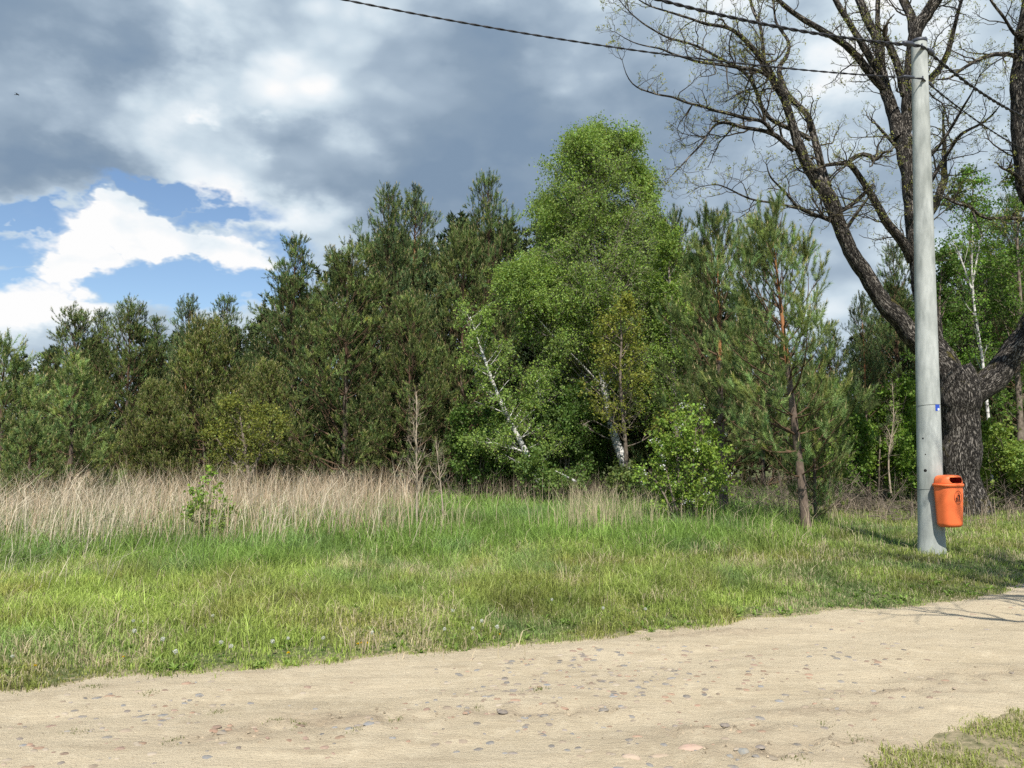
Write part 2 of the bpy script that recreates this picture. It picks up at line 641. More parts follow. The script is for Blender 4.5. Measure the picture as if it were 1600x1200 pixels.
def road_s(x, y):
    d = np.minimum(np.interp(x, fp[:, 0], fp[:, 1]) - y, y - np.interp(x, npx[:, 0], npx[:, 1]))
    near = (y - np.interp(x, npx[:, 0], npx[:, 1])) < 1.2
    d = d + (fbm(x, y, 1.3, 2, 4) - 0.5) * np.where(near, 1.1, 0.5) + (vn(x, y, 9, 5) - 0.5) * 0.12
    return np.clip(d / 0.35, -1, 1)


def beyond(x, y):
    return y - np.interp(x, fp[:, 0], fp[:, 1])


def base_h(x, y):
    b = np.clip(beyond(x, y) / 2.0, 0, 1)
    b = b * b * (3 - 2 * b)
    h = b * (0.10 + 0.10 * (fbm(x, y, 0.35, 9, 3) - 0.5))
    dist = np.hypot(x, y)
    h = h + b * (fbm(x, y, 1.6, 13, 3) - 0.5) * 0.06
    return h + np.clip((dist - 45) / 200, 0, 1) * 1.5


def hz(x, y):
    return base_h(x, y) - 0.03 * np.clip(road_s(x, y), 0, 1)


def grid(xs, ys, zf):
    X, Y = np.meshgrid(xs, ys)
    Z = zf(X, Y)
    V = np.stack([X, Y, Z], -1).reshape(-1, 3)
    i = np.arange(len(xs) * len(ys)).reshape(len(ys), len(xs))
    q = np.stack([i[:-1, :-1], i[:-1, 1:], i[1:, 1:], i[1:, :-1]], -1).reshape(-1, 4)
    return V, q


def spread(lo, hi, nlo, nhi, fine):
    core = np.arange(nlo, nhi, fine)
    a = nlo - np.geomspace(fine * 2, nlo - lo, 34)[::-1]
    b = nhi + np.geomspace(fine, hi - nhi, 34)
    return np.concatenate([a, core, b])


def ground_mat():
    m, nt = nmat('meadow_soil')
    N, L = nt.nodes, nt.links
    tc = N.new('ShaderNodeTexCoord')
    n1 = N.new('ShaderNodeTexNoise')
    n1.inputs['Scale'].default_value = 14
    n1.inputs['Detail'].default_value = 8
    n1.inputs['Roughness'].default_value = 0.7
    L.new(tc.outputs['Object'], n1.inputs['Vector'])
    cr = N.new('ShaderNodeValToRGB')
    e = cr.color_ramp.elements
    e[0].position, e[0].color = 0.32, (0.045, 0.055, 0.02, 1)
    e[1].position, e[1].color = 0.72, (0.24, 0.20, 0.12, 1)
    x = e.new(0.5)
    x.color = (0.10, 0.125, 0.045, 1)
    L.new(n1.outputs['Fac'], cr.inputs[0])
    a = N.new('ShaderNodeAttribute')
    a.attribute_name = 'col'
    sp = N.new('ShaderNodeSeparateColor')
    L.new(a.outputs['Color'], sp.inputs[0])
    ad = N.new('ShaderNodeMath')
    ad.operation = 'MULTIPLY_ADD'
    L.new(n1.outputs['Fac'], ad.inputs[0])
    ad.inputs[1].default_value = 1.2
    L.new(sp.outputs[0], ad.inputs[2])
    mr = N.new('ShaderNodeMapRange')
    mr.inputs['From Min'].default_value = 0.95
    mr.inputs['From Max'].default_value = 1.45
    L.new(ad.outputs[0], mr.inputs['Value'])
    mm = N.new('ShaderNodeMix')
    mm.data_type = 'RGBA'
    L.new(mr.outputs[0], mm.inputs[0])
    L.new(cr.outputs[0], mm.inputs[6])
    mm.inputs[7].default_value = (0.40, 0.32, 0.21, 1)
    bs = N.new('ShaderNodeBsdfPrincipled')
    bs.inputs['Roughness'].default_value = 0.95
    bs.inputs['Specular IOR Level'].default_value = 0.1
    L.new(mm.outputs[2], bs.inputs['Base Color'])
    bu = N.new('ShaderNodeBump')
    bu.inputs['Strength'].default_value = 0.8
    bu.inputs['Distance'].default_value = 0.03
    L.new(n1.outputs['Fac'], bu.inputs['Height'])
    L.new(bu.outputs[0], bs.inputs['Normal'])
    o = N.new('ShaderNodeOutputMaterial')
    L.new(bs.outputs[0], o.inputs[0])
    return m


def sand_mat():
    m, nt = nmat('road_sand')
    N, L = nt.nodes, nt.links

    def noise(vec, s, d, r=0.6):
        n = N.new('ShaderNodeTexNoise')
        n.inputs['Scale'].default_value = s
        n.inputs['Detail'].default_value = d
        n.inputs['Roughness'].default_value = r
        L.new(vec, n.inputs['Vector'])
        return n.outputs['Fac']

    def mix(f, a, b, t='MIX'):
        n = N.new('ShaderNodeMix')
        n.data_type = 'RGBA'
        n.blend_type = t
        for sck, v in ((0, f), (6, a), (7, b)):
            if isinstance(v, (int, float)):
                n.inputs[sck].default_value = v
            elif isinstance(v, tuple):
                n.inputs[sck].default_value = (*v, 1)
            else:
                L.new(v, n.inputs[sck])
        return n.outputs[2]

    def rng_(v, a, b):
        n = N.new('ShaderNodeMapRange')
        n.inputs['From Min'].default_value = a
        n.inputs['From Max'].default_value = b
        L.new(v, n.inputs['Value'])
        return n.outputs[0]
    tc = N.new('ShaderNodeTexCoord')
    ob = tc.outputs['Object']
    mp = N.new('ShaderNodeMapping')
    mp.inputs['Rotation'].default_value = (0, 0, math.radians(-22))
    mp.inputs['Scale'].default_value = (0.35, 1.6, 1)
    L.new(ob, mp.inputs['Vector'])
    big = noise(ob, 0.9, 5)
    mid = noise(mp.outputs[0], 3.2, 7, 0.65)
    fine = noise(ob, 60, 6, 0.75)
    grit = noise(ob, 260, 3, 0.8)
    c = mix(rng_(big, 0.35, 0.65), (0.51, 0.425, 0.285), (0.58, 0.49, 0.34))
    c = mix(rng_(mid, 0.52, 0.72), c, (0.41, 0.335, 0.225))
    c = mix(rng_(fine, 0.50, 0.74), c, (0.40, 0.325, 0.225))
    mot = noise(ob, 9, 8, 0.72)
    c = mix(rng_(mot, 0.50, 0.66), c, (0.60, 0.51, 0.355))
    c = mix(rng_(grit, 0.56, 0.70), c, (0.26, 0.21, 0.155))
    a = N.new('ShaderNodeAttribute')
    a.attribute_name = 'col'
    sp = N.new('ShaderNodeSeparateColor')
    L.new(a.outputs['Color'], sp.inputs[0])
    dm = N.new('ShaderNodeMath')
    dm.operation = 'MULTIPLY'
    L.new(sp.outputs[1], dm.inputs[0])
    L.new(rng_(mid, 0.35, 0.62), dm.inputs[1])
    c = mix(dm.outputs[0], c, (0.36, 0.29, 0.20))
    bs = N.new('ShaderNodeBsdfPrincipled')
    bs.inputs['Roughness'].default_value = 0.95
    bs.inputs['Specular IOR Level'].default_value = 0.12
    L.new(c, bs.inputs['Base Color'])
    hs = N.new('ShaderNodeMath')
    hs.operation = 'MULTIPLY_ADD'
    L.new(fine, hs.inputs[0])
    hs.inputs[1].default_value = 0.45
    L.new(mid, hs.inputs[2])
    bu = N.new('ShaderNodeBump')
    bu.inputs['Strength'].default_value = 0.9
    bu.inputs['Distance'].default_value = 0.04
    L.new(hs.outputs[0], bu.inputs['Height'])
    L.new(bu.outputs[0], bs.inputs['Normal'])
    o = N.new('ShaderNodeOutputMaterial')
    L.new(bs.outputs[0], o.inputs[0])
    return m


def stone_mat():
    m, nt = nmat('cobble_stone')
    N, L = nt.nodes, nt.links
    a = N.new('ShaderNodeAttribute')
    a.attribute_name = 'col'
    tc = N.new('ShaderNodeTexCoord')
    no = N.new('ShaderNodeTexNoise')
    no.inputs['Scale'].default_value = 45
    no.inputs['Detail'].default_value = 5
    L.new(tc.outputs['Object'], no.inputs['Vector'])
    mr = N.new('ShaderNodeMapRange')
    mr.inputs['From Min'].default_value = 0.42
    mr.inputs['From Max'].default_value = 0.62
    mr.inputs['To Max'].default_value = 0.3
    L.new(no.outputs['Fac'], mr.inputs['Value'])
    mm = N.new('ShaderNodeMix')
    mm.data_type = 'RGBA'
    L.new(mr.outputs[0], mm.inputs[0])
    L.new(a.outputs['Color'], mm.inputs[6])
    mm.inputs[7].default_value = (0.44, 0.36, 0.245, 1)
    bs = N.new('ShaderNodeBsdfPrincipled')
    bs.inputs['Roughness'].default_value = 0.9
    bs.inputs['Specular IOR Level'].default_value = 0.15
    L.new(mm.outputs[2], bs.inputs['Base Color'])
    o = N.new('ShaderNodeOutputMaterial')
    L.new(bs.outputs[0], o.inputs[0])
    return m


M_ground, M_sand, M_stone = ground_mat(), sand_mat(), stone_mat()


def build_ground():
    g = Geo()
    V, q = grid(spread(-900, 900, -12, 14, 0.11), spread(-700, 1500, 0.5, 26, 0.11), hz)
    s = road_s(V[:, 0], V[:, 1])
    sandy = np.clip(0.75 + s * 0.75, 0, 1)
    w = np.clip(1 - (beyond(V[:, 0], V[:, 1])) / 3.0, 0, 1)
    sandy = np.maximum(sandy, w * 0.35)
    sandy = np.where(beyond(V[:, 0], V[:, 1]) < -1, np.maximum(sandy, 0.62), sandy)
    g.add(V, q, None, np.stack([sandy, sandy, sandy], 1))
    o = link('ground', g.mesh('ground', M_ground, True))
    tag(o, 'rough meadow soil under the grass and trees', kind='structure')


def rut(x, y):
    """height of the driving surface: wheel ruts running along the road"""
    c = np.interp(x, fp[:, 0], fp[:, 1])
    d = c - y
    w = (fbm(x, y, 0.8, 21, 3) - 0.5) * 0.35
    r = -0.014 * np.exp(-((d - 2.15 + w) / 0.16) ** 2) - 0.016 * np.exp(-((d - 0.95 + w) / 0.2) ** 2) + 0.012 * np.exp(-((d - 1.6 + w) / 0.3) ** 2)
    return r


def damp(x, y):
    m = 0
    for (px, py, rx, ry) in ((520, 1135, 0.75, 0.16), (380, 1160, 0.5, 0.12), (1130, 1150, 0.55, 0.13), (1280, 1120, 0.5, 0.12), (1420, 1085, 0.5, 0.10), (1560, 1055, .7, .12), (850, 1120, 0.5, 0.10), (1180, 1185, .6, .12), (1330, 1170, .6, .16), (1100, 992, .8, .12)):
        p = ground(px, py)
        m = np.maximum(m, np.exp(-((x - p[0]) / rx) ** 2 - ((y - p[1] - 0.12 * (x - p[0])) / ry) ** 2))
    return m


def build_road():
    g = Geo()

    def zf(x, y):
        s = road_s(x, y)
        lump = damp(x, y) * (vn(x, y, 17, 3) - 0.5) * 0.07 + (fbm(x, y, 5, 8, 4) - 0.5) * 0.03
        return base_h(x, y) * (s < 0) + 0.026 * s + rut(x, y) * np.clip(s, 0, 1) + lump * np.clip(s, 0, 1)
    V, q = grid(np.concatenate([np.arange(-40, -9, 0.35), np.arange(-9, 13, 0.05), np.arange(13, 40, 0.35)]), np.arange(-8, 26, 0.05) if False else np.concatenate([np.arange(-12, 2, 0.2), np.arange(2, 14, 0.05), np.arange(14, 40, 0.3)]), zf)
    s = road_s(V[:, 0], V[:, 1])
    keep = (s > -0.6)[q].any(axis=1)
    q = q[keep]
    used = np.unique(q)
    mp = -np.ones(len(V), int)
    mp[used] = np.arange(len(used))
    V, q = V[used], mp[q]
    dd = damp(V[:, 0], V[:, 1])
    g.add(V, q, None, np.stack([dd * 0, dd, dd], 1))
    # flush cobbles showing through the sand
    rng = np.random.RandomState(11)
    n = 30000
    x, y = rng.uniform(-9, 13, n), rng.uniform(2.4, 12, n)
    s = road_s(x, y)
    d = np.interp(x, fp[:, 0], fp[:, 1]) - y
    dens = np.clip(fbm(x, y, 0.55, 30, 3) * 2.6 - 1.0, 0.05, 1) * np.where((d > 0.55) & (d < 1.9), 1.0, 0.33)
    k = (s > 0.9) & (rng.rand(n) < dens * 1.3)
    x, y = x[k], y[k]
    pal = np.array([[0.30, 0.20, 0.16], [0.20, 0.20, 0.20], [0.36, 0.29, 0.22], [0.22, 0.235, 0.25], [0.38, 0.24, 0.17], [0.28, 0.25, 0.23], [0.42, 0.36, 0.28]])
    ns = 9
    th = np.arange(ns) / ns * 2 * np.pi
    for xx, yy in zip(x, y):
        r = rng.uniform(0.010, 0.036)
        asp = rng.uniform(0.55, 0.9)
        rot = rng.uniform(-0.9, 0.9)
        rr = r * (1 + rng.normal(0, 0.13, ns))
        px_, py_ = rr * np.cos(th), rr * asp * np.sin(th)
        qx, qy = px_ * math.cos(rot) - py_ * math.sin(rot), px_ * math.sin(rot) + py_ * math.cos(rot)
        z0 = float(zf(np.array(xx), np.array(yy)))
        hgt = rng.uniform(0.002, 0.006)
        ring0 = np.stack([xx + qx, yy + qy, np.full(ns, z0 - 0.004)], 1)
        ring1 = np.stack([xx + qx * 0.7, yy + qy * 0.7, np.full(ns, z0 + hgt * 0.75)], 1)
        top = np.array([[xx, yy, z0 + hgt]])
        VV = np.vstack([ring0, ring1, top])
        j = np.arange(ns)
        qd = np.stack([j, (j + 1) % ns, (j + 1) % ns + ns, j + ns], 1)
        tr = np.stack([j + ns, (j + 1) % ns + ns, np.full(ns, 2 * ns)], 1)
        c = pal[rng.randint(len(pal))] * rng.uniform(0.55, 1.15)
        c = c * 0.75 + 0.3 * np.array([0.47, 0.37, 0.25]) * 0.38
        g.add(VV, qd, tr, c, None, 1)
    # crumbs of earth, grit and bark litter lying on the sand
    n = 60000
    x, y = rng.uniform(-6, 11, n), rng.uniform(2.6, 11, n)
    s = road_s(x, y)
    dmp = damp(x, y)
    k = (s > -0.1) & (rng.rand(n) < 0.06 + 0.5 * dmp + np.where(s < 0.8, 0.25, 0) + 0.35 * np.clip(fbm(x, y, 0.9, 35, 3) - 0.5, 0, 1) * 2)
    x, y, dmp = x[k], y[k], dmp[k]
    m = len(x)
    z = zf(x, y)
    rr = rng.uniform(0.003, 0.009, m) * (1 + 0.6 * dmp)
    a0 = rng.uniform(0, 6.28, m)
    V = []
    for j in range(4):
        q_ = rr * rng.uniform(0.6, 1.5, m)
        V.append(np.stack([x + q_ * np.cos(a0 + j * 1.57), y + q_ * np.sin(a0 + j * 1.57), z - 0.004], 1))
    V.append(np.stack([x, y, z + rr * rng.uniform(0.5, 1.2, m)], 1))
    V = np.stack(V, 1)
    i = np.arange(m)[:, None] * 5
    tr = np.concatenate([i + np.array([[j, (j + 1) % 4, 4]]) for j in range(4)])
    cc = np.array([[0.36, 0.29, 0.20]]) * rng.uniform(0.35, 1.2, (m, 1))
    g.add(V.reshape(-1, 3), None, tr, np.repeat(cc, 5, axis=0), None, 1)
    o = link('road', g.mesh('road', [M_sand, M_stone], True))
    tag(o, 'sandy track with old cobbles showing flush through the sand', kind='structure')
    return zf


build_ground()
road_z = build_road()


# ------------------------------------------------------------------ grass
def blades(g, x, y, z, h, w, lean, az, col, rng, seg2=0.55, mat=0, bend=None):
    n = len(x)
    fa = rng.uniform(0, np.pi, n)
    sx, sy = np.cos(fa) * w * 0.5, np.sin(fa) * w * 0.5
    dx, dy = np.cos(az), np.sin(az)
    b = lean if bend is None else bend
    m = h * seg2
    mx, my, mz = x + dx * lean * m * 0.6, y + dy * lean * m * 0.6, z + m
    tx, ty = x + dx * (lean * h * 0.6 + b * h * 0.6), y + dy * (lean * h * 0.6 + b * h * 0.6)
    tz = z + h * np.clip(1 - 0.35 * b * b, 0.3, 1)
    V = np.stack([np.stack([x - sx, y - sy, z - 0.03], 1), np.stack([x + sx, y + sy, z - 0.03], 1),
                  np.stack([mx + sx * 0.8, my + sy * 0.8, mz], 1), np.stack([mx - sx * 0.8, my - sy * 0.8, mz], 1),
                  np.stack([tx, ty, tz], 1)], 1)
    i = np.arange(n)[:, None] * 5
    g.add(V.reshape(-1, 3), i + np.array([[0, 1, 2, 3]]), i + np.array([[3, 2, 4]]), np.repeat(col, 5, axis=0), None, mat)


def sample_view(n, ymin, ymax, rng, pad=1.5, power=1.0):
    """uniform points over a wedge a little wider than the view"""
    y = np.sqrt(rng.uniform(ymin ** 2, ymax ** 2, n)) if power == 1 else (rng.uniform(ymin, ymax, n))
    half = y * (800 / F) + pad
    x = rng.uniform(-1, 1, n) * half
    return x, y


def pxy(x, y, z=0.0):
    """photograph pixel of a ground point"""
    c, s = math.cos(PITCH), math.sin(PITCH)
    dz = z - CAMZ
    fw = y * c + dz * s
    upv = -y * s + dz * c
    return 800 + F * x / fw, 600 - F * upv / fw


LUSH = np.array([0.225, 0.345, 0.075])
MEAD = np.array([0.335, 0.42, 0.10])
BLUE = np.array([0.19, 0.30, 0.115])
STRAW = np.array([0.66, 0.56, 0.36])


def build_grass():
    rng = np.random.RandomState(5)
    # -------- meadow grass
    g = Geo()
    for (n, y0, y1, wmul) in ((360000, 4.2, 10.5, 1.0), (190000, 10.5, 18, 1.5), (100000, 18, 34, 2.6)):
        x, y = sample_view(n, y0, y1, rng, 1.2)
        b = beyond(x, y)
        s = road_s(x, y)
        px, py = pxy(x, y)
        clump = fbm(x, y, 2.6, 40, 3) * 0.6 + 0.4 * vn(x, y, 6.5, 47)
        big = fbm(x, y, 0.45, 44, 3)
        keep = (b > -0.6) & (s < 0.12 + 0.75 * rng.rand(n) ** 5) & (rng.rand(n) < np.where(b < 0.5, 0.55 + 0.6 * b + 0.9 * (clump - 0.45) * 2, 1))
        # grass to the right is thinner, shorter and darker
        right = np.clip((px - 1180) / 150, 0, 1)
        keep &= rng.rand(n) < (1 - 0.25 * right)
        lush = np.clip((b - 3.2 - 4.5 * (big - 0.5) - 2.5 * (fbm(x, y, 1.2, 49, 3) - 0.5)) / 1.8, 0, 1) * (1 - right * 0.6)
        hgt = 0.035 + np.clip(b, 0, 1.4) / 1.4 * 0.11 + lush * 0.17 + (clump - 0.5) * 0.26
        hgt = hgt * (1 - 0.35 * right) * rng.uniform(0.35, 1.0, n) ** 1.0 * (1 + 0.9 * (rng.rand(n) < 0.12))
        # pale dry-stalk zone has less green
        dryz = np.clip((640 - px) / 60, 0, 1) * np.clip((880 - py) / 20, 0, 1)
        keep &= rng.rand(n) < (1 - 0.35 * dryz)
        x, y, hgt, lush, clump, big, b, px, right = [v[keep] for v in (x, y, hgt, lush, clump, big, b, px, right)]
        m = len(x)
        hgt = np.clip(hgt, 0.02, 0.5)
        base = MEAD[None] * (1 - lush[:, None]) + LUSH[None] * lush[:, None]
        t = np.clip((fbm(x, y, 0.9, 50, 3) - 0.52) * 4, 0, 1)[:, None]
        base = base * (1 - t * 0.7) + BLUE[None] * t * 0.7
        yel = np.clip((fbm(x, y, 1.5, 60, 3) - 0.5) * 4, 0, 1)[:, None] * (1 - lush[:, None])
        base = base * (1 - yel) + np.array([0.34, 0.35, 0.10])[None] * yel
        med = fbm(x, y, 1.9, 66, 3)[:, None]
        col = base * (1 + rng.normal(0, 0.30, (m, 1))) * (1 + (big[:, None] - 0.5) * 0.7 + (med - 0.5) * 0.9)
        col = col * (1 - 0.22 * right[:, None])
        hot = rng.rand(m) < 0.17
        col[hot] *= 0.45
        dry = rng.rand(m) < (0.04 + 0.8 * np.clip(fbm(x, y, 2.2, 77, 3) - 0.5, 0, 1) * 2 * (1 - 0.7 * lush) - 0.05 * lush + 0.10 * right + np.where(b < 0.5, 0.04, 0))
        col[dry] = STRAW[None] * rng.uniform(0.6, 1.1, (dry.sum(), 1))
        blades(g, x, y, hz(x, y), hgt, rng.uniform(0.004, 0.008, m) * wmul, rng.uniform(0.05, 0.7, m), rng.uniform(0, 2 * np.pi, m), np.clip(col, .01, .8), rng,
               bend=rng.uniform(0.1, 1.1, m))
    # near verge in the lower right corner, and scattered sprigs on the road
    n = 190000
    x, y = rng.uniform(1.8, 7.0, n), rng.uniform(2.4, 6.6, n)
    s = road_s(x, y)
    cl = fbm(x, y, 3.2, 70, 3)
    k = (beyond(x, y) < -1) & (s < 0.35) & (rng.rand(n) < np.clip((cl - 0.30) * 5, 0.05, 1) * np.where(s > 0.05, 0.12, 1) * np.clip(0.45 - s, 0.1, 1.0))
    x, y, cl = x[k], y[k], cl[k]
    col = np.clip(np.array([0.30, 0.34, 0.09])[None] * (1 + rng.normal(0, .25, (len(x), 1))), .01, .8)
    dry = rng.rand(len(x)) < 0.2
    col[dry] = STRAW * 0.8
    blades(g, x, y, hz(x, y), rng.uniform(0.015, 0.05, len(x)) + np.clip(cl - .5, 0, 1) * .06, rng.uniform(0.003, 0.007, len(x)), rng.uniform(0.2, 1.2, len(x)),
           rng.uniform(0, 2 * np.pi, len(x)), col, rng, bend=rng.uniform(.3, 1.2, len(x)))
    spr = [(140, 1080), (232, 1090), (120, 1155), (270, 1165), (430, 1137), (470, 1140), (555, 1153), (620, 1130), (340, 1117), (745, 1117), (1010, 1003), (1290, 1140), (1345, 1160), (1250, 1198), (1360, 1190), (840, 1085)]
    for (qx, qy) in spr:
        c = ground(qx, qy)
        m = rng.randint(20, 70)
        x, y = c[0] + rng.normal(0, rng.uniform(.015, .05), m), c[1] + rng.normal(0, 0.035, m)
        z = np.array([float(road_z(np.array(a), np.array(b_))) for a, b_ in zip(x, y)])
        blades(g, x, y, z, rng.uniform(0.006, 0.02, m), np.full(m, 0.004), rng.uniform(0.3, 1.2, m), rng.uniform(0, 6.28, m),
               np.clip(np.array([[0.15, 0.18, 0.05]]) * (1 + rng.normal(0, .25, (m, 1))), .01, .8), rng)
    tag(link('grass', g.mesh('grass', M_grass)), 'green meadow grass covering the verge and field beside the road', 'grass', kind='stuff')

    # -------- broad-leaved weeds along the road edge: rosettes
    g = Geo()
    n = 3800
    x, y = sample_view(n, 4.5, 12, rng, 1)
    b = beyond(x, y)
    k = (b > -0.02) & (b < 1.6) & (rng.rand(n) < np.exp(-np.clip(b - 0.15, 0, 9) * 1.6)) & (fbm(x, y, 1.8, 80, 3) > 0.40)
    for xx, yy in zip(x[k], y[k]):
        m = rng.randint(6, 12)
        z = float(hz(np.array(xx), np.array(yy)))
        az = rng.uniform(0, 6.28, m)
        L_ = rng.uniform(0.03, 0.10, m)
        pos = np.stack([xx + 0 * az, yy + 0 * az, z + 0.01 + 0 * az], 1)
        el = rng.uniform(0.15, 1.0, m)
        a = np.stack([np.cos(az) * np.cos(el), np.sin(az) * np.cos(el), np.sin(el)], 1)
        sdv = np.stack([-np.sin(az), np.cos(az), 0 * az], 1)
        w = rng.uniform(0.006, 0.014, m)
        V = np.stack([pos, pos + a * L_[:, None] * .55 + sdv * w[:, None], pos + a * L_[:, None] + np.array([0, 0, -0.02]), pos + a * L_[:, None] * .55 - sdv * w[:, None]], 1)
        c = np.clip(np.array([[0.19, 0.29, 0.055]]) * (1 + rng.normal(0, .2, (m, 1))), .01, .8)
        g.add(V.reshape(-1, 3), np.arange(m * 4).reshape(m, 4), None, np.repeat(c, 4, axis=0))
    tag(link('weeds', g.mesh('weeds', M_leaf)), 'broad-leaved weed rosettes crowding the edge of the sandy road', 'weeds', kind='stuff')

    # -------- tall dry stalks
    g = Geo()
    xs, ys, hs, cs, ws, ln, az = [], [], [], [], [], [], []

    def field(n, test, h0, h1, colr, w0, w1, lean0, lean1, azf, y0=12, y1=30):
        x, y = sample_view(n, y0, y1, rng, 2.5)
        px, py = pxy(x, y)
        k = rng.rand(n) < test(x, y, px, py)
        x, y = x[k], y[k]
        m = len(x)
        big = fbm(x, y, 0.7, 90, 3)
        xs.append(x), ys.append(y)
        hs.append(rng.uniform(h0, h1, m) * (0.45 + 0.75 * big + 0.45 * vn(x, y, 1.9, 33)))
        c = np.asarray(colr)[None] * rng.uniform(0.45, 1.25, (m, 1))
        pale = rng.rand(m) < 0.22
        c[pale] = np.array([[0.66, 0.58, 0.43]]) * rng.uniform(0.7, 1.15, (pale.sum(), 1))
        c = c * (1 + (big[:, None] - 0.5) * np.array([[0.3, 0.25, 0.2]]))
        cs.append(c)
        ws.append(rng.uniform(w0, w1, m) * (0.7 + y / 22))
        ln.append(rng.uniform(lean0, lean1, m))
        az.append(azf(m))
    sm = lambda a, b, v: np.clip((v - a) / (b - a), 0, 1)
    ra = lambda m: rng.uniform(0, 6.28, m)
    zone = lambda x, y, px, py: sm(680, 560, px + 60 * (vn(x, y, 0.7, 3) - .5)) * sm(884, 862, py + 14 * (vn(x, y, 1.1, 4) - .5)) * (0.04 + 0.96 * sm(0.40, 0.58, 0.55 * fbm(x, y, 1.1, 95, 3) + 0.45 * fbm(x, y, 0.4, 98, 2)))
    field(70000, zone, 0.2, 1.1, (0.49, 0.37, 0.25), 0.003, 0.008, 0.0, 0.5, ra)
    # long straw leaning right on the left side
    zone2 = lambda x, y, px, py: sm(700, 250, px) * sm(915, 860, py + 25 * (vn(x, y, 1.1, 14) - .5)) * sm(0.4, 0.65, fbm(x, y, 1.3, 99, 3))
    field(17000, zone2, 0.5, 1.15, (0.64, 0.54, 0.40), 0.004, 0.007, 0.1, 0.8, lambda m: rng.normal(0.3, 1.1, m), 10.5, 20)
    # bleached left foreground drift
    zone3 = lambda x, y, px, py: sm(230, 120, px) * sm(960, 880, py + 30 * (vn(x, y, 1.1, 24) - .5)) * 0.8
    field(9000, zone3, 0.25, 0.65, (0.64, 0.57, 0.42), 0.003, 0.006, 0.2, 0.9, lambda m: rng.normal(0.2, 0.8, m), 8.5, 16)
    # the back belt in front of the trees, all along
    zone4 = lambda x, y, px, py: sm(775, 765, py) * (0.10 + 0.9 * sm(0.5, 0.62, fbm(x, y, 0.6, 120, 3))) * sm(1420, 1300, px)
    field(30000, zone4, 0.3, 0.8, (0.27, 0.19, 0.13), 0.006, 0.012, 0.0, 0.35, ra, 20, 34)

    def spot(cx, cy, r, ry, n, h0, h1, colr=(0.50, 0.41, 0.27), lean=0.45):
        c = ground(cx, cy)
        x, y = c[0] + rng.normal(0, r, n), c[1] + rng.normal(0, ry, n)
        xs.append(x), ys.append(y), hs.append(rng.uniform(h0, h1, n)), cs.append(np.asarray(colr)[None] * rng.uniform(.7, 1.2, (n, 1)))
        ws.append(rng.uniform(.005, .009, n)), ln.append(rng.uniform(0, lean, n)), az.append(rng.uniform(0, 6.28, n))
    spot(930, 845, 0.35, 0.5, 260, 0.6, 1.15)
    spot(1000, 830, 0.8, 0.9, 200, 0.4, 0.9)
    spot(640, 850, 0.9, 0.7, 150, 0.5, 1.0, lean=0.6)
    spot(840, 790, 1.2, 1.5, 700, 0.5, 1.0, (0.34, 0.26, 0.19))
    spot(1150, 845, 0.9, 0.7, 90, 0.3, 0.8)
    spot(1000, 800, 1.5, 1.2, 260, 0.4, 0.8)
    spot(1300, 820, 1.2, 0.7, 160, 0.3, 0.7, (0.36, 0.28, 0.2))
    spot(1580, 830, 0.9, 0.9, 160, 0.3, 0.8, (0.36, 0.28, 0.2))
    for (cx, cy, n_, h_, cl_) in ((1440, 864, 90, .16, (0.27, .36, .09)), (1470, 866, 110, .14, (0.3, .36, .1)), (1455, 870, 60, .09, (0.3, .34, .1)), (1480, 862, 50, .2, (0.5, .44, .28))):
        spot(cx, cy, 0.06, 0.05, n_, h_ * .4, h_, cl_, 0.6)
    spot(560, 1020, 0.08, 0.08, 22, 0.15, 0.3, lean=0.9)
    spot(330, 1000, 0.2, 0.2, 30, 0.1, 0.25, lean=0.9)
    spot(650, 1000, 0.8, 0.5, 60, 0.1, 0.25, lean=0.9)
    x, y, h_, c_, w_, l_, a_ = [np.concatenate(v) for v in (xs, ys, hs, cs, ws, ln, az)]
    blades(g, x, y, hz(x, y), h_, w_, l_, a_, np.clip(c_, .01, .85), rng, bend=l_ * rng.uniform(0.6, 1.8, len(x)))
    tag(link('dry_stalks', g.mesh('dry_stalks', M_dry)), 'tall dead straw and weed stalks standing in front of the trees', 'dry stalks', kind='stuff')


build_grass()


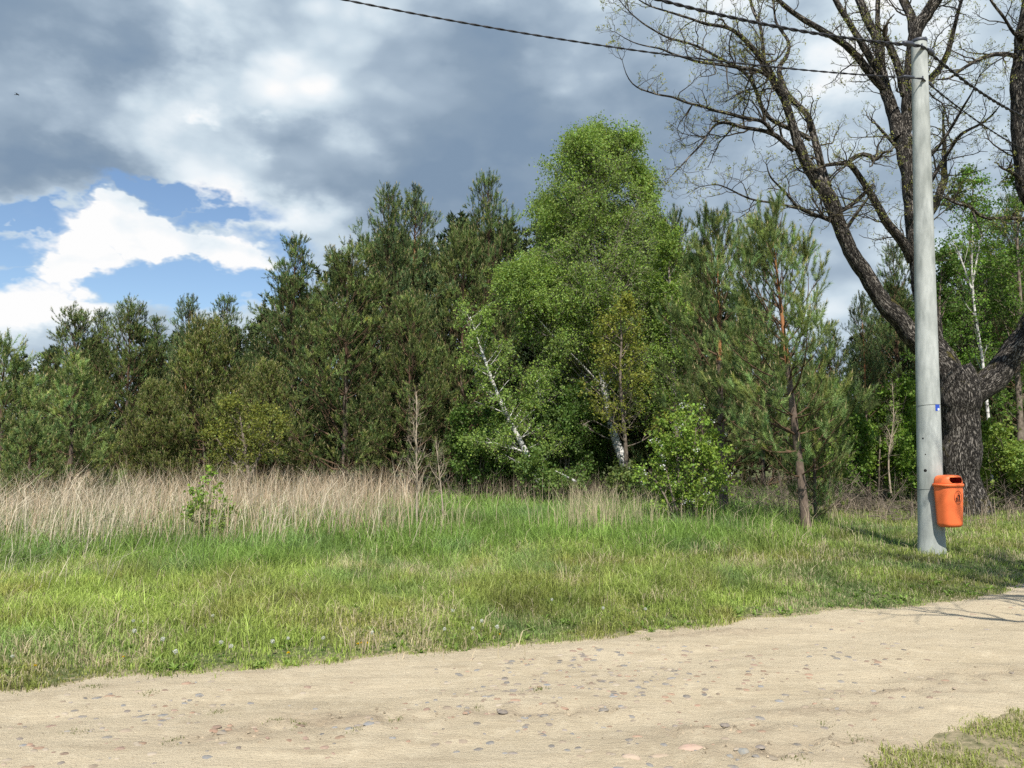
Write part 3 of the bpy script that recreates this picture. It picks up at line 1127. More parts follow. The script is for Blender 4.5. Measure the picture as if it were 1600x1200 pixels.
# ------------------------------------------------------------------ pines
def pine_geo(seed, H, Rad, z0, needle, width, per, lsp=0.14, nsp=0.15, spacing=0.42, base=(0.045, 0.082, 0.03), candles=0.25, topel=60, dens=1.0, lat_up=0.35, lat_flat=0.75, t_in=0.25,
             profpow=0.75, shootlen=(0.12, 0.24), tint=0.25, full=0.55, upsh=0.55, n_wh=(4, 7), lat=1.0, gaps=0.0):
    rng = np.random.RandomState(seed)
    wood, crown = Geo(), Geo()
    nz = 14
    zz = np.linspace(0, H, nz)
    tp = np.stack([np.cumsum(rng.normal(0, 0.012 * H / nz, nz)), np.cumsum(rng.normal(0, 0.012 * H / nz, nz)), zz], 1)
    tr = np.interp(zz / H, [0, 0.05, 0.5, 1], [0.0145 * H + 0.03, 0.0125 * H + .02, 0.008 * H + .01, 0.008])
    tubes(wood, tp[:8], tr[:8], 10, mat=0)
    tubes(wood, tp[7:], tr[7:], 8, mat=1)
    st, dr, ln, rd = [], [], [], []
    z = z0
    while z < H - 0.25:
        f = (z - z0) / (H - z0)
        n = rng.randint(*n_wh)
        a0 = rng.uniform(0, 6.28)
        for i in range(n):
            if rng.rand() < gaps:
                continue
            a = a0 + i * 6.28 / n + rng.normal(0, 0.25)
            pr = (1 - f) ** profpow * min(1.0, full + 1.6 * f)
            Lb = max(0.16, Rad * pr * rng.uniform(0.62, 1.22))
            el = math.radians(5 + (topel - 5) * f ** 1.2 + rng.normal(0, 7))
            st.append([np.interp(z, zz, tp[:, 0]), np.interp(z, zz, tp[:, 1]), z + rng.uniform(-.06, .06)])
            dr.append([math.cos(a) * math.cos(el), math.sin(a) * math.cos(el), math.sin(el)])
            ln.append(Lb)
            rd.append(0.006 + 0.011 * Lb)
        z += spacing * rng.uniform(0.75, 1.25) * (1 - 0.35 * f)
    st, dr, ln, rd = map(np.array, (st, dr, ln, rd))
    P, rr = spawn(st, dr, ln, rd, 7, 0.10, 0.42, rng)
    tubes(wood, P, rr, 5, mat=2)
    s2, d2, l2, r2, ib = children(P, rr, ln, 0, t_in, 1.0, 48, 0.42 * lat, 0.6, rng, lat_flat, lat_up * 0.3, spacing=lsp / dens)
    l2 = l2 + 0.14
    P2, rr2 = spawn(s2, d2, l2, r2, 5, 0.12, lat_up, rng)
    tubes(wood, P2, rr2, 3, mat=2)
    # shoots
    s3, d3, l3, r3, ib3 = children(P2, rr2, l2, 0, 0.15, 1.0, 42, 0.3, 0.6, rng, 0.4, upsh, spacing=nsp / dens)
    tips = np.concatenate([P[:, -1], P2[:, -1]])
    tipd = np.concatenate([nrm(P[:, -1] - P[:, -2]), nrm(P2[:, -1] - P2[:, -2])]) + np.array([0, 0, upsh])
    # leader
    lead_n = 9
    ls = np.array([[tp[-1, 0], tp[-1, 1], H - 0.06 - 0.05 * i] for i in range(lead_n)])
    ld = np.array([[rng.normal(0, .12 * i), rng.normal(0, .12 * i), 1.0] for i in range(lead_n)])
    s3 = np.concatenate([s3, tips, ls])
    d3 = nrm(np.concatenate([d3, tipd, ld]) + rng.normal(0, .18, (len(s3), 3)))
    L3 = rng.uniform(*shootlen, len(s3))
    L3[-lead_n:] *= 1.5
    n = len(s3)
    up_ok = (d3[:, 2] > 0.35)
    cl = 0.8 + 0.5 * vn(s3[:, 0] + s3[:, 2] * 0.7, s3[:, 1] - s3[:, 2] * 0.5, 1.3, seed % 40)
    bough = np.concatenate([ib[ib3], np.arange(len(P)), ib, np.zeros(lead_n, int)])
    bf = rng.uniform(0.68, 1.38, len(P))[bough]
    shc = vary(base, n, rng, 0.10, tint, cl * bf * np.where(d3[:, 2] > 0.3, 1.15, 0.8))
    # needles
    ii = np.repeat(np.arange(n), per)
    u = rng.rand(len(ii))
    p0 = s3[ii] + d3[ii] * (L3[ii] * u)[:, None]
    rnd = rng.normal(0, 1, (len(ii), 3))
    pr = nrm(rnd - d3[ii] * (rnd * d3[ii]).sum(-1, keepdims=True))
    a = np.radians(rng.uniform(22, 58, len(ii)))[:, None]
    nd_ = nrm(d3[ii] * np.cos(a) + pr * np.sin(a))
    nl = needle * rng.uniform(0.7, 1.15, len(ii))[:, None]
    sdv = nrm(np.cross(nd_, rng.normal(0, 1, nd_.shape)))
    V = np.stack([p0 - sdv * width * .5, p0 + sdv * width * .5, p0 + nd_ * nl], 1)
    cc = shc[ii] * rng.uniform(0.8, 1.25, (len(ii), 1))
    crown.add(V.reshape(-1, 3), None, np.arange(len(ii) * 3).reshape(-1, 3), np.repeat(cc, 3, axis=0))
    # candles
    k = np.where(up_ok & (rng.rand(n) < candles))[0]
    if len(k):
        m = len(k)
        c0 = s3[k] + d3[k] * L3[k][:, None]
        hl = rng.uniform(0.07, 0.15, m)
        cd = nrm(d3[k] + np.array([0, 0, 0.8]))
        for j in range(2):
            sv = nrm(np.cross(cd, rng.normal(0, 1, cd.shape)))
            V = np.stack([c0 - sv * 0.011, c0 + sv * 0.011, c0 + cd * hl[:, None]], 1)
            crown.add(V.reshape(-1, 3), None, np.arange(m * 3).reshape(-1, 3), np.repeat(np.array([[0.50, 0.42, 0.22]]) * rng.uniform(.7, 1.1, (m, 1)), 3, axis=0))
    return wood, crown


def make_kind(key, args):
    w, c = pine_geo(**args)
    return (w.mesh(key + '_trunk', [M_pinebark, M_pinetop if key in ('near_pine', 'open_pine') else M_pinemid, M_pinetwig], True, bark=True, col=False), c.mesh(key + '_crown', M_needle), float(np.percentile(np.concatenate(c.V)[:, 2], 99.97)))


DARKP, OLIVE, YOUNG = (0.082, 0.120, 0.038), (0.125, 0.152, 0.038), (0.150, 0.200, 0.064)
KIND = {
    'front': make_kind('near_pine', dict(seed=101, H=6.8, Rad=1.95, z0=1.2, needle=0.105, width=0.0075, per=95, nsp=0.17, lsp=0.22, spacing=0.46, base=YOUNG, candles=0.6, topel=62,
                                          dens=1.0, gaps=0.08, profpow=0.42, full=0.75, shootlen=(0.20, 0.42), upsh=0.85, tint=0.3)),
    'young': make_kind('young_pine', dict(seed=102, H=4.5, Rad=1.7, z0=0.2, needle=0.10, width=0.010, per=60, nsp=0.16, lsp=0.18, spacing=0.36, base=YOUNG, candles=0.6, dens=1.0,
                                           shootlen=(0.18, 0.36), upsh=0.8, tint=0.3)),
    'big_a': make_kind('tall_pine', dict(seed=103, H=10.5, Rad=3.2, z0=0.5, needle=0.11, width=0.0125, per=40, nsp=0.17, lsp=0.14, spacing=0.80, base=DARKP, candles=0.5, dens=1.0, full=0.9, n_wh=(7, 10), profpow=0.62, t_in=0.42, lat_up=0.15, lat_flat=0.9, topel=66,
                                          shootlen=(0.16, 0.34), upsh=0.6, tint=0.4)),
    'big_b': make_kind('broad_pine', dict(seed=104, H=8.5, Rad=3.2, z0=0.2, needle=0.11, width=0.0125, per=40, nsp=0.16, lsp=0.14, spacing=0.80, base=(0.105, 0.140, 0.040), candles=0.5, dens=1.0, profpow=0.5, full=0.9, n_wh=(7, 10), t_in=0.45, lat_up=0.12, lat_flat=0.92,
                                           shootlen=(0.16, 0.32), upsh=0.5, tint=0.4)),
    'open': make_kind('open_pine', dict(seed=105, H=10.5, Rad=2.3, z0=2.0, needle=0.11, width=0.0125, per=44, nsp=0.15, lsp=0.17, spacing=0.7, base=(0.100, 0.140, 0.055), candles=0.5, dens=1.0, profpow=0.35, gaps=0.2, topel=60,
                                         shootlen=(0.2, 0.4), upsh=0.9, tint=0.35)),
    'olive': make_kind('olive_pine', dict(seed=106, H=6.8, Rad=2.8, z0=0.1, needle=0.10, width=0.0125, per=32, nsp=0.13, lsp=0.14, spacing=0.5, base=OLIVE, candles=0.8, dens=1.05, profpow=0.45, full=0.9, n_wh=(6, 9),
                                           shootlen=(0.14, 0.28), tint=0.35)),
}
print('crowns', [len(k[1].polygons) for k in KIND.values()])


def pine(kind, px, pytop, Y, label, wide=1.0, rz=None, lean=0.0, base_z=None, name='pine_tree', group=None):
    x = (px - 800) / F * (Y * math.cos(PITCH) + (3 - CAMZ) * math.sin(PITCH))
    z0 = float(hz(np.array(x), np.array(Y)))
    H = at(px, pytop, Y)[2] - z0
    tm, cm, H0 = KIND[kind]
    s = H / H0
    t = thing(name, label, 'tree', (x, Y, z0), rz if rz is not None else R.uniform(0, 6.28), group, (s * wide, s * wide, s))
    t.rotation_euler[1] = lean
    link('trunk', tm, t)
    link('crown', cm, t)
    return t


GP = 'pines along the edge of the wood'
pine('front', 1252, 296, 14.9, 'young pine with a bare orange-brown trunk rising from the grass left of the oak', 1.0, 0.0, -0.085, group=GP)
pine('young', 1268, 560, 16.6, 'slim low pine standing right behind the orange-brown trunk', 0.8, 1.0, group=GP)
pine('front', 1128, 312, 18.5, 'bluish young pine between the birch and the orange-trunked pine', 0.95, 2.2, group=GP)
pine('young', 114, 545, 20.5, 'small bushy young pine before the left end of the wood, pale candle on its tip', 1.15, 0.2, group=GP)
pine('young', 4, 516, 20, 'young pine cut by the left edge of the photo', 1.1, 1.9, group=GP)
pine('young', 52, 640, 19.0, 'lowest young pine between the two small pines at the left edge', 1.2, 2.9, group=GP)
pine('big_b', 112, 474, 31, 'dark round-topped pine at the left end of the tree line', 0.95, 0.4, group=GP)
pine('big_a', 152, 482, 32, 'dark pine just right of the round-topped one at the left end of the tree line', 0.8, 1.0, group=GP)
pine('big_b', 198, 462, 31, 'dark pine rising behind the gap between small pine and olive pine', 0.85, 2.0, group=GP)
pine('big_a', 240, 492, 32, 'short dark pine peeking over the left shoulder of the olive pine', 0.8, 3.0, group=GP)
pine('open', 290, 458, 31, 'spiky-topped pine behind the olive pine', 0.95, 0.0, group=GP)
pine('big_a', 350, 460, 31.5, 'dark pine behind the olive pine, right of the spiky-topped one', 0.9, 4.0, group=GP)
pine('olive', 322, 492, 26.5, 'wide olive-yellow pine with foliage down to the dry stalks', 1.0, 4.5, group=GP)
pine('olive', 240, 590, 25.5, 'low olive pine under the left side of the wide olive pine', 1.0, 1.5, group=GP)
pine('olive', 415, 560, 26.5, 'low olive pine beside the broad dark pine', 1.0, 2.5, group=GP)
pine('big_a', 456, 366, 30, 'dense pine with a feathery round top, left of the twin tops', 0.95, 2.0, group=GP)
pine('big_b', 540, 372, 26.5, 'broad dark pine in the middle of the tree line with layered boughs', 0.95, 5.2, group=GP)
pine('big_a', 603, 288, 28.5, 'left one of the tall twin pine tops', 0.78, 0.9, group=GP)
pine('open', 645, 288, 29, 'right one of the twin tops, open crown with sky between its boughs', 1.0, 5.4, group=GP)
pine('big_b', 640, 450, 26.0, 'broad pine with low boughs under the twin tops', 0.85, 3.3, group=GP)
pine('big_a', 762, 268, 29.5, 'tall narrow pine left of the birch crown', 0.72, 3.6, group=GP)
pine('big_b', 722, 345, 28.5, 'olive-green pine on the left shoulder of the tall narrow pine', 0.72, 1.2, group=GP)
pine('open', 1060, 322, 29, 'dark pine top showing right of the birch crown', 0.9, 2.0, group=GP)
pine('big_a', 1095, 400, 26, 'dark pine behind the bluish young pine', 0.9, 2.6, group=GP)
pine('big_a', 1405, 378, 30, 'dark pine behind the oak, left of the concrete pole', 0.75, 0.3, group=GP)
pine('open', 1352, 455, 23, 'thin sparse pine between the orange-trunked pine and the pole', 0.8, 1.3, group=GP)
pine('big_a', 1300, 500, 30, 'dark pine low in the gap between the orange-trunked pine and the oak limb', 0.9, 1.3, group=GP)
pine('big_b', 1565, 400, 33, 'dark pine behind the right limb of the oak', 0.8, 3.4, group=GP)
pine('big_a', 1600, 300, 31, 'tall pine at the right edge of the photo behind the oak', 0.8, 4.4, group=GP)
pine('big_a', 1480, 470, 38, 'shaded pine just right of the pole behind the green maple', 0.9, 0.4, group=GP)


pine('big_b', 955, 430, 29.5, 'dark pine hidden behind the foot of the tall birch', 1.0, 0.7, group=GP)
pine('big_b', 1010, 420, 31, 'dark pine in the shade between the tall birch and the slim birch', 1.0, 2.7, group=GP)
pine('big_b', 1190, 470, 30, 'dark pine low behind the orange-trunked pine', 0.9, 1.7, group=GP)


def woodland():
    """the dark inner wood: everything behind the first rows, reads as one mass"""
    g = Geo()
    rng = np.random.RandomState(77)
    tmpl = []
    for sd_ in (1, 2, 3):
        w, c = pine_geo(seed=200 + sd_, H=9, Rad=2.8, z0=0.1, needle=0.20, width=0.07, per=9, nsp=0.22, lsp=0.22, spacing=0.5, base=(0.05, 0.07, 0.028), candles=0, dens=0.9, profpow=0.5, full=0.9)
        tmpl.append((w, c))
    spots = []
    for i, px in enumerate(range(-150, 1800, 62)):
        for row in range(2):
            Y = 35 + row * 4.5 + rng.uniform(-1, 1)
            top = np.interp(px, [-150, 0, 60, 200, 400, 450, 600, 760, 940, 1060, 1200, 1290, 1400, 1520, 1600, 1800],
                            [560, 575, 530, 515, 500, 440, 370, 340, 330, 360, 520, 560, 450, 400, 380, 300]) + rng.uniform(0, 40) + row * 10
            spots.append((px + rng.uniform(-20, 20), top, Y))
    for j, (px, top, Y) in enumerate(spots):
        p = at(px, top, Y)
        x = p[0]
        z0 = float(hz(np.array(x), np.array(Y)))
        w, c = tmpl[j % 3]
        s = (p[2] - z0) / 9
        a = rng.uniform(0, 6.28)
        for src, mt in ((w, 1), (c, 0)):
            V = np.concatenate(src.V)
            X = np.stack([(V[:, 0] * math.cos(a) - V[:, 1] * math.sin(a)) * s * 1.05 + x, (V[:, 0] * math.sin(a) + V[:, 1] * math.cos(a)) * s * 1.05 + Y, V[:, 2] * s + z0], 1)
            if mt == 0:
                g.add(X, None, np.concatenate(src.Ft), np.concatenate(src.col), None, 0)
            else:
                n0 = 8 * 10
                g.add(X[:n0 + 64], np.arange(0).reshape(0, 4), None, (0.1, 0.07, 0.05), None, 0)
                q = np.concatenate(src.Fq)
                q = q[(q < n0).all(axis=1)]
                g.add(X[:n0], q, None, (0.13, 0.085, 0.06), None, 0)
    tag(link('woodland', g.mesh('woodland', M_needle)), 'dark inner wood of pines behind the front trees', 'wood', kind='stuff')


woodland()


# ------------------------------------------------------------------ broadleaved trees and shrubs
def broad(name, label, cat, loc, stems, wood_mat, leafcol, leaf=0.05, n1sp=0.22, l1=1.6, prof=None, ang=48, up1=0.3, droop=-0.3, n2=7, n3=6, lpt=18, l2r=0.42, l3=0.4,
          seed=1, group=None, twig_mat=None, t0=0.15, crownname='crown', k=8, leafvert=0.3, tint=0.2, aspect=0.85, blossoms=0, wander=0.1, limbs=()):
    """stems: list of (path (n,3) relative to loc, radii)"""
    rng = np.random.RandomState(seed)
    t = thing(name, label, cat, loc, 0, group)
    wood, tw, cr = Geo(), Geo(), Geo()
    P1s, R1s, L1s = [], [], []
    for st_item in list(stems):
        pp, rr = st_item[0], st_item[1]
        lsc = st_item[2] if len(st_item) > 2 else 1.0
        Q, q = resample(pp, rr, 0.25)
        tubes(wood, Q, q, k, cap=True)
        Ltot = np.linalg.norm(np.diff(Q, axis=0), axis=1).sum()
        nb = int(Ltot * (1 - t0) / n1sp) + 1
        tt = t0 + (1 - t0) * (np.arange(nb) + rng.rand(nb)) / nb * 0.995
        f = tt * (len(Q) - 1)
        i0 = np.minimum(f.astype(int), len(Q) - 2)
        fr = (f - i0)[:, None]
        st = Q[i0] * (1 - fr) + Q[i0 + 1] * fr
        tg = nrm(Q[i0 + 1] - Q[i0])
        az = rng.uniform(0, 6.28, nb)
        pr = np.stack([np.cos(az), np.sin(az), 0.15 * rng.normal(size=nb)], 1)
        a = np.radians(ang * (1.15 - 0.45 * tt))[:, None]
        dr = nrm(tg * np.cos(a) + pr * np.sin(a))
        pf = np.array([prof(v) for v in tt]) if prof else (1 - tt) ** 0.6
        L = l1 * lsc * pf * rng.uniform(0.75, 1.12, nb) + 0.1
        r0 = np.minimum(np.interp(tt, np.linspace(0, 1, len(q)), q) * 0.55, 0.005 + (0.006 if l1 > 3 else 0.011) * L)
        P, r = spawn(st, dr, L, r0, 7, wander, up1, rng)
        P1s.append(P), R1s.append(r), L1s.append(L)
    P, r, L = np.concatenate(P1s), np.concatenate(R1s), np.concatenate(L1s)
    tubes(tw if l1 > 3 else wood, P, r, 5)
    s2, d2, L2, r2, _ = children(P, r, L, n2, 0.15, 1.0, 45, l2r, 0.6, rng, 0.2, 0.08)
    P2, rr2 = spawn(s2, d2, L2 + 0.08, r2, 5, 0.16, 0.05, rng)
    tubes(tw, P2, rr2, 3)
    s3, d3, L3, r3, _ = children(P2, rr2, L2, n3, 0.1, 1.0, 45, 0.5, 0.7, rng, 0.1, 0.0)
    L3 = l3 * rng.uniform(0.5, 1.25, len(L3))
    P3, rr3 = spawn(s3, d3, L3, np.minimum(r3, 0.0035), 5, 0.2, droop, rng, 0.5)
    tubes(tw, P3, rr3, 3)
    # leaves along twigs
    if lpt:
        m = len(P3)
        ii = np.repeat(np.arange(m), lpt)
        f = rng.rand(len(ii)) * 3.999
        i0 = f.astype(int)
        fr = (f - i0)[:, None]
        pos = P3[ii, i0] * (1 - fr) + P3[ii, i0 + 1] * fr + rng.normal(0, leaf * 0.5, (len(ii), 3))
        cl = 0.8 + 0.45 * vn(pos[:, 0] + pos[:, 2] * .6, pos[:, 1] - pos[:, 2] * .7, 1.6, seed % 30)
        leaves(cr, pos, leaf, vary(leafcol, len(ii), rng, 0.08, tint, cl), rng, aspect, leafvert)
    link('trunk', wood.mesh(name + '_trunk', wood_mat, True, bark=True, col=False), t)
    link('branches', tw.mesh(name + '_twigs', twig_mat or wood_mat, False, bark=True, col=False), t)
    if lpt:
        link(crownname, cr.mesh(name + '_crown', M_leaf), t)
    if blossoms:
        b = Geo()
        ii = rng.randint(0, len(P3), blossoms)
        for q_ in range(14):
            leaves(b, P3[ii, -1] + rng.normal(0, 0.03, (blossoms, 3)), 0.028, np.full((blossoms, 3), 0.78), rng, 1.0)
        link('blossom', b.mesh(name + '_blossom', M_leaf), t)
    return t


def px_path(pts, Y, loc, rad, dY=None):
    """traced stem: pixel points at a distance -> points relative to loc; radii in photograph pixels"""
    P = []
    for i, (px, py) in enumerate(pts):
        yy = Y + (dY[i] if dY is not None else 0)
        P.append(at(px, py, yy) - np.asarray(loc))
    return np.array(P), np.asarray(rad, float) / F * Y


def base_at(px, Y):
    x = (px - 800) / F * Y
    return np.array([x, Y, float(hz(np.array(x), np.array(Y)))])


# great birch
Yb = 26.0
lb = base_at(985, Yb)
stem = px_path([(985, 762), (975, 722), (962, 690), (952, 650), (942, 600), (938, 550), (936, 500), (930, 440), (928, 380), (924, 330), (930, 298), (934, 258), (937, 214)], Yb, lb,
               [11, 9.5, 8.5, 7.5, 6.8, 6, 5.4, 5, 4.4, 3.6, 2.6, 1.6, .7], [0, 0, .1, .2, .1, 0, -.1, 0, .1, .2, .1, 0, 0])
st2 = px_path([(936, 520), (905, 490), (870, 470), (835, 450), (800, 430)], Yb, lb, [1.86, 1.61, 1.36, 0.93, 0.37], [0, -.3, -.5, -.7, -.8])
st3 = px_path([(938, 600), (900, 560), (850, 510), (795, 438)], Yb, lb, [2.11, 1.86, 1.43, 0.43], [0, -.6, -1.1, -1.4])
st4 = px_path([(930, 420), (905, 380), (885, 360), (868, 348)], Yb, lb, [1.61, 1.36, 0.93, 0.31], [0, -.3, -.4, -.5])
st5 = px_path([(942, 610), (985, 560), (1010, 500), (1035, 440)], Yb, lb, [1.86, 1.49, 1.05, 0.37], [0, -.3, .3, .3])
st6 = px_path([(932, 470), (960, 400), (985, 330), (1000, 270)], Yb, lb, [1.86, 1.36, 0.93, 0.31], [0, .5, .9, 1.0])


def bprof(v):
    return float(np.interp(v, [0, 0.2, 0.46, 0.66, 0.87, 0.96, 1], [0.7, 0.95, 1.0, 0.84, 0.50, 0.24, 0.1]))


st7 = px_path([(928, 330), (912, 290), (905, 258), (902, 232)], Yb, lb, [1.49, 1.24, 0.87, 0.31], [0, -.3, -.4, -.4])
st8 = px_path([(930, 300), (950, 268), (965, 245), (974, 225)], Yb, lb, [1.49, 1.24, 0.87, 0.31], [0, .2, .3, .3])
st9 = px_path([(924, 340), (890, 335), (872, 328), (860, 322)], Yb, lb, [1.49, 1.24, 0.87, 0.31], [0, .4, .8, .9])
broad('birch_tree', 'tall light-green birch with a white trunk, the highest crown of the tree line', 'tree', lb, [(stem[0], stem[1] * 0.8)] + [(q_[0], q_[1] * 0.7, 0.36) for q_ in (st2, st3, st4, st5, st6, st7, st8, st9)], M_birch, (0.21, 0.305, 0.062),
      leaf=0.055, n1sp=0.14, l1=3.2, prof=bprof, ang=54, up1=0.22, droop=-0.6, n2=12, n3=7, lpt=11, l2r=0.36, l3=0.62, seed=21, twig_mat=M_birchtwig, t0=0.13, group='birches')
lb2 = base_at(830, 24.0)
stem = px_path([(845, 760), (826, 714), (800, 665), (778, 620), (762, 575), (746, 530), (735, 495)], 24.0, lb2, [5, 4.6, 3.8, 3, 2.3, 1.5, .6], [0, 0, -.1, -.2, -.3, -.4, -.4])
s2b = px_path([(822, 708), (790, 694), (755, 690)], 24.0, lb2, [2, 1.4, .5], [0, -.2, -.3])
s3b = px_path([(845, 755), (850, 700), (846, 640), (838, 590)], 24.5, lb2, [3, 2.4, 1.6, .6])
broad('birch_tree', 'small birch leaning left with a thin bright white trunk', 'tree', lb2, [stem, s2b, s3b], M_birch, (0.205, 0.30, 0.06), leaf=0.06, n1sp=0.14, l1=1.15,
      prof=lambda v: 0.95 - 0.35 * v, ang=60, up1=0.15, droop=-0.5, n2=6, n3=5, lpt=9, l3=0.38, seed=22, twig_mat=M_birchtwig, t0=0.08, group='birches')
l3_ = base_at(1060, 24.5)
stem = px_path([(1060, 760), (1056, 680), (1052, 600), (1050, 520), (1046, 440), (1044, 375)], 24.5, l3_, [5, 4.5, 4, 3, 2, .8])
broad('birch_tree', 'slim yellow-green birch filling the gap right of the tall birch', 'tree', l3_, [stem], M_birchtwig, (0.19, 0.28, 0.05), leaf=0.06, n1sp=0.16, l1=1.15,
      prof=lambda v: 1.0 - 0.6 * v, droop=-0.4, n2=6, n3=6, lpt=12, seed=23, t0=0.2, group='birches')
# yellow-leaved young oak in front of the birch trunk
l4 = base_at(975, 23.5)
stem = px_path([(980, 765), (978, 700), (972, 640), (968, 580), (972, 530), (968, 478)], 23.5, l4, [3.6, 3.2, 2.8, 2.2, 1.5, .6])
broad('oak_sapling', 'young oak with small yellow-olive leaves in front of the tall birch trunk', 'tree', l4, [stem], M_bush, (0.23, 0.25, 0.04), leaf=0.06, n1sp=0.17, l1=1.7,
      prof=lambda v: (1 - v) ** 0.7 + 0.1, ang=66, up1=0.35, droop=0.1, n2=6, n3=5, lpt=8, l3=0.28, seed=24, t0=0.2)
l5 = base_at(385, 23)
stem = px_path([(390, 762), (385, 710), (378, 670), (372, 630)], 23, l5, [3, 2.6, 2.0, .8])
broad('oak_sapling', 'low yellow-olive leafy sapling in front of the olive pines', 'tree', l5, [stem, px_path([(390, 750), (410, 700), (425, 650)], 23, l5, [2.4, 2, .7]), px_path([(388, 750), (355, 710), (335, 680)], 23, l5, [2.4, 2, .7])], M_bush, (0.20, 0.22, 0.04),
      leaf=0.055, n1sp=0.14, l1=1.1, ang=60, up1=0.3, droop=0.1, n2=6, n3=5, lpt=8, l3=0.28, seed=25, t0=0.15)
# undergrowth of the big birch
for i, (px, top, Y, rpx, c, lab) in enumerate((
        (875, 610, 24.8, 60, (0.09, 0.155, 0.03), 'dense green undergrowth bush at the foot of the birches'),
        (865, 725, 22.5, 50, (0.13, 0.2, 0.045), 'low scrub at the base of the leaning birch trunk'),
        (1000, 735, 22.3, 40, (0.15, 0.2, 0.05), 'low olive scrub hiding the foot of the tall birch'),
        (930, 620, 27.6, 60, (0.09, 0.155, 0.03), 'dark green bush behind the white foot of the tall birch'),
        (745, 640, 25.0, 60, (0.10, 0.17, 0.03), 'green bush under the leaning birch on its left'),
        (820, 660, 25.2, 60, (0.085, 0.145, 0.03), 'dark green bush between the leaning birch and the tall birch'),
        (1370, 590, 23.0, 70, (0.16, 0.26, 0.035), 'bright green bush left of the concrete pole behind the pine'),
        (1300, 650, 22.0, 60, (0.14, 0.23, 0.035), 'leafy bush behind the orange-trunked pine'),
        (1425, 640, 24.0, 60, (0.15, 0.25, 0.035), 'leafy bush directly behind the concrete pole'),
        (1590, 680, 20.0, 60, (0.20, 0.28, 0.05), 'pale green bush right of the oak trunk'),
        (1550, 660, 26.0, 60, (0.12, 0.2, 0.035), 'dark green bush far behind the oak trunk on its right'))):
    l = base_at(px, Y)
    sts = []
    rg = np.random.RandomState(400 + i)
    for j in range(6):
        ex, ey = rg.uniform(-1, 1) * rpx * 0.8, rg.uniform(0.2, 1)
        topy = top + rg.uniform(0, 60)
        a0 = at(px + ex * .25, 768, Y) - l
        a0[2] = 0
        a1 = at(px + ex * .6, (topy + 768) / 2, Y + rg.uniform(-.6, .6)) - l
        a2 = at(px + ex, topy, Y + rg.uniform(-.8, .8)) - l
        sts.append((np.array([a0, a1, a2]), np.array([0.03, 0.02, 0.008])))
    broad('bush', lab, 'bush', l, sts, M_bush, c, leaf=0.07, n1sp=0.2, l1=0.85, prof=lambda v: 1 - .5 * v, ang=60, up1=0.3, droop=-.1, n2=5, n3=5, lpt=9, l3=0.3, seed=60 + i, t0=0.08,
          crownname='leaves', group='bushes under the trees')
# blossoming shrub
l6 = base_at(1070, 15.8)
sts = []
rg = np.random.RandomState(5)
for j in range(8):
    ex = (-45, -30, -12, 0, 14, 28, 42, 20)[j]
    topy = (735, 690, 665, 655, 668, 690, 720, 700)[j]
    ex *= 1.25
    a0 = at(1072 + ex * .2, 820, 15.8) - l6
    a0[2] = 0
    sts.append((np.array([a0, at(1070 + ex * .6, 765, 15.8 + rg.uniform(-.3, .3)) - l6, at(1070 + ex, topy, 15.8 + rg.uniform(-.5, .5)) - l6]), np.array([.022, .016, .006])))
broad('flowering_shrub', 'bright green shrub with white blossom standing in the meadow edge', 'shrub', l6, sts, M_bush, (0.24, 0.35, 0.055), leaf=0.05, n1sp=0.16, l1=0.5,
      prof=lambda v: 1 - .4 * v, ang=60, up1=0.3, droop=0, n2=5, n3=4, lpt=6, l3=0.22, seed=80, t0=0.1, crownname='leaves', blossoms=60)
# sparse green shrub in the dry stalks
l7 = base_at(322, 13.2)
sts = []
for j, (ex, topy) in enumerate(((-22, 800), (-12, 770), (8, 745), (28, 790), (40, 800))):
    a0 = at(325, 864, 13.2) - l7
    a0[2] = 0
    sts.append((np.array([a0, at(322 + ex * .6, 830, 13.2) - l7, at(322 + ex, topy, 13.2 + .1 * (j - 2)) - l7]), np.array([.008, .006, .003])))
broad('shrub', 'sparse bright green shrub standing among the dry stalks', 'shrub', l7, sts, M_bush, (0.25, 0.37, 0.06), leaf=0.045, n1sp=0.12, l1=0.2, ang=55, up1=0.3, droop=0, n2=3, n3=3, lpt=5,
      l3=0.07, seed=81, t0=0.1, crownname='leaves')
# maple behind the pole on the right, and its neighbour
for i, (px, top, Y, l1, c, lab, nm, wm) in enumerate((
        (1518, 284, 29, 1.9, (0.12, 0.22, 0.03), 'bright green broadleaved tree between the pole and the right edge, behind the oak', 'maple_tree', M_bush),
        (1592, 285, 27, 1.5, (0.11, 0.19, 0.03), 'green leafy tree at the right edge behind the oak limb', 'maple_tree', M_bush),
        (1470, 400, 28, 1.2, (0.10, 0.18, 0.03), 'lower green tree just right of the pole', 'maple_tree', M_bush))):
    l = base_at(px, Y)
    n = 6
    stem = px_path([(px + (3 if j % 2 else -3), 770 - (770 - top) * j / (n - 1)) for j in range(n)], Y, l, np.linspace(6, .8, n))
    broad(nm, lab, 'tree', l, [stem], wm, c, leaf=0.075, n1sp=0.24, l1=l1, prof=lambda v: float(np.interp(v, [0, .3, .6, .85, 1], [.4, .8, 1, .7, .25])), ang=55, up1=0.4, droop=-.05, n2=6, n3=6, lpt=9,
          l3=0.35, seed=90 + i, t0=0.22, group='green trees right of the pole')
l8 = base_at(1540, 22.5)
stem = px_path([(1552, 765), (1545, 660), (1535, 560), (1522, 480), (1518, 420), (1520, 350)], 22.5, l8, [2.8, 2.5, 2.1, 1.7, 1.2, .6])
sb = px_path([(1520, 440), (1530, 385), (1537, 350)], 22.5, l8, [1.6, 1.2, .5])
sc_ = px_path([(1521, 460), (1500, 400), (1487, 370)], 22.5, l8, [1.6, 1.2, .5])
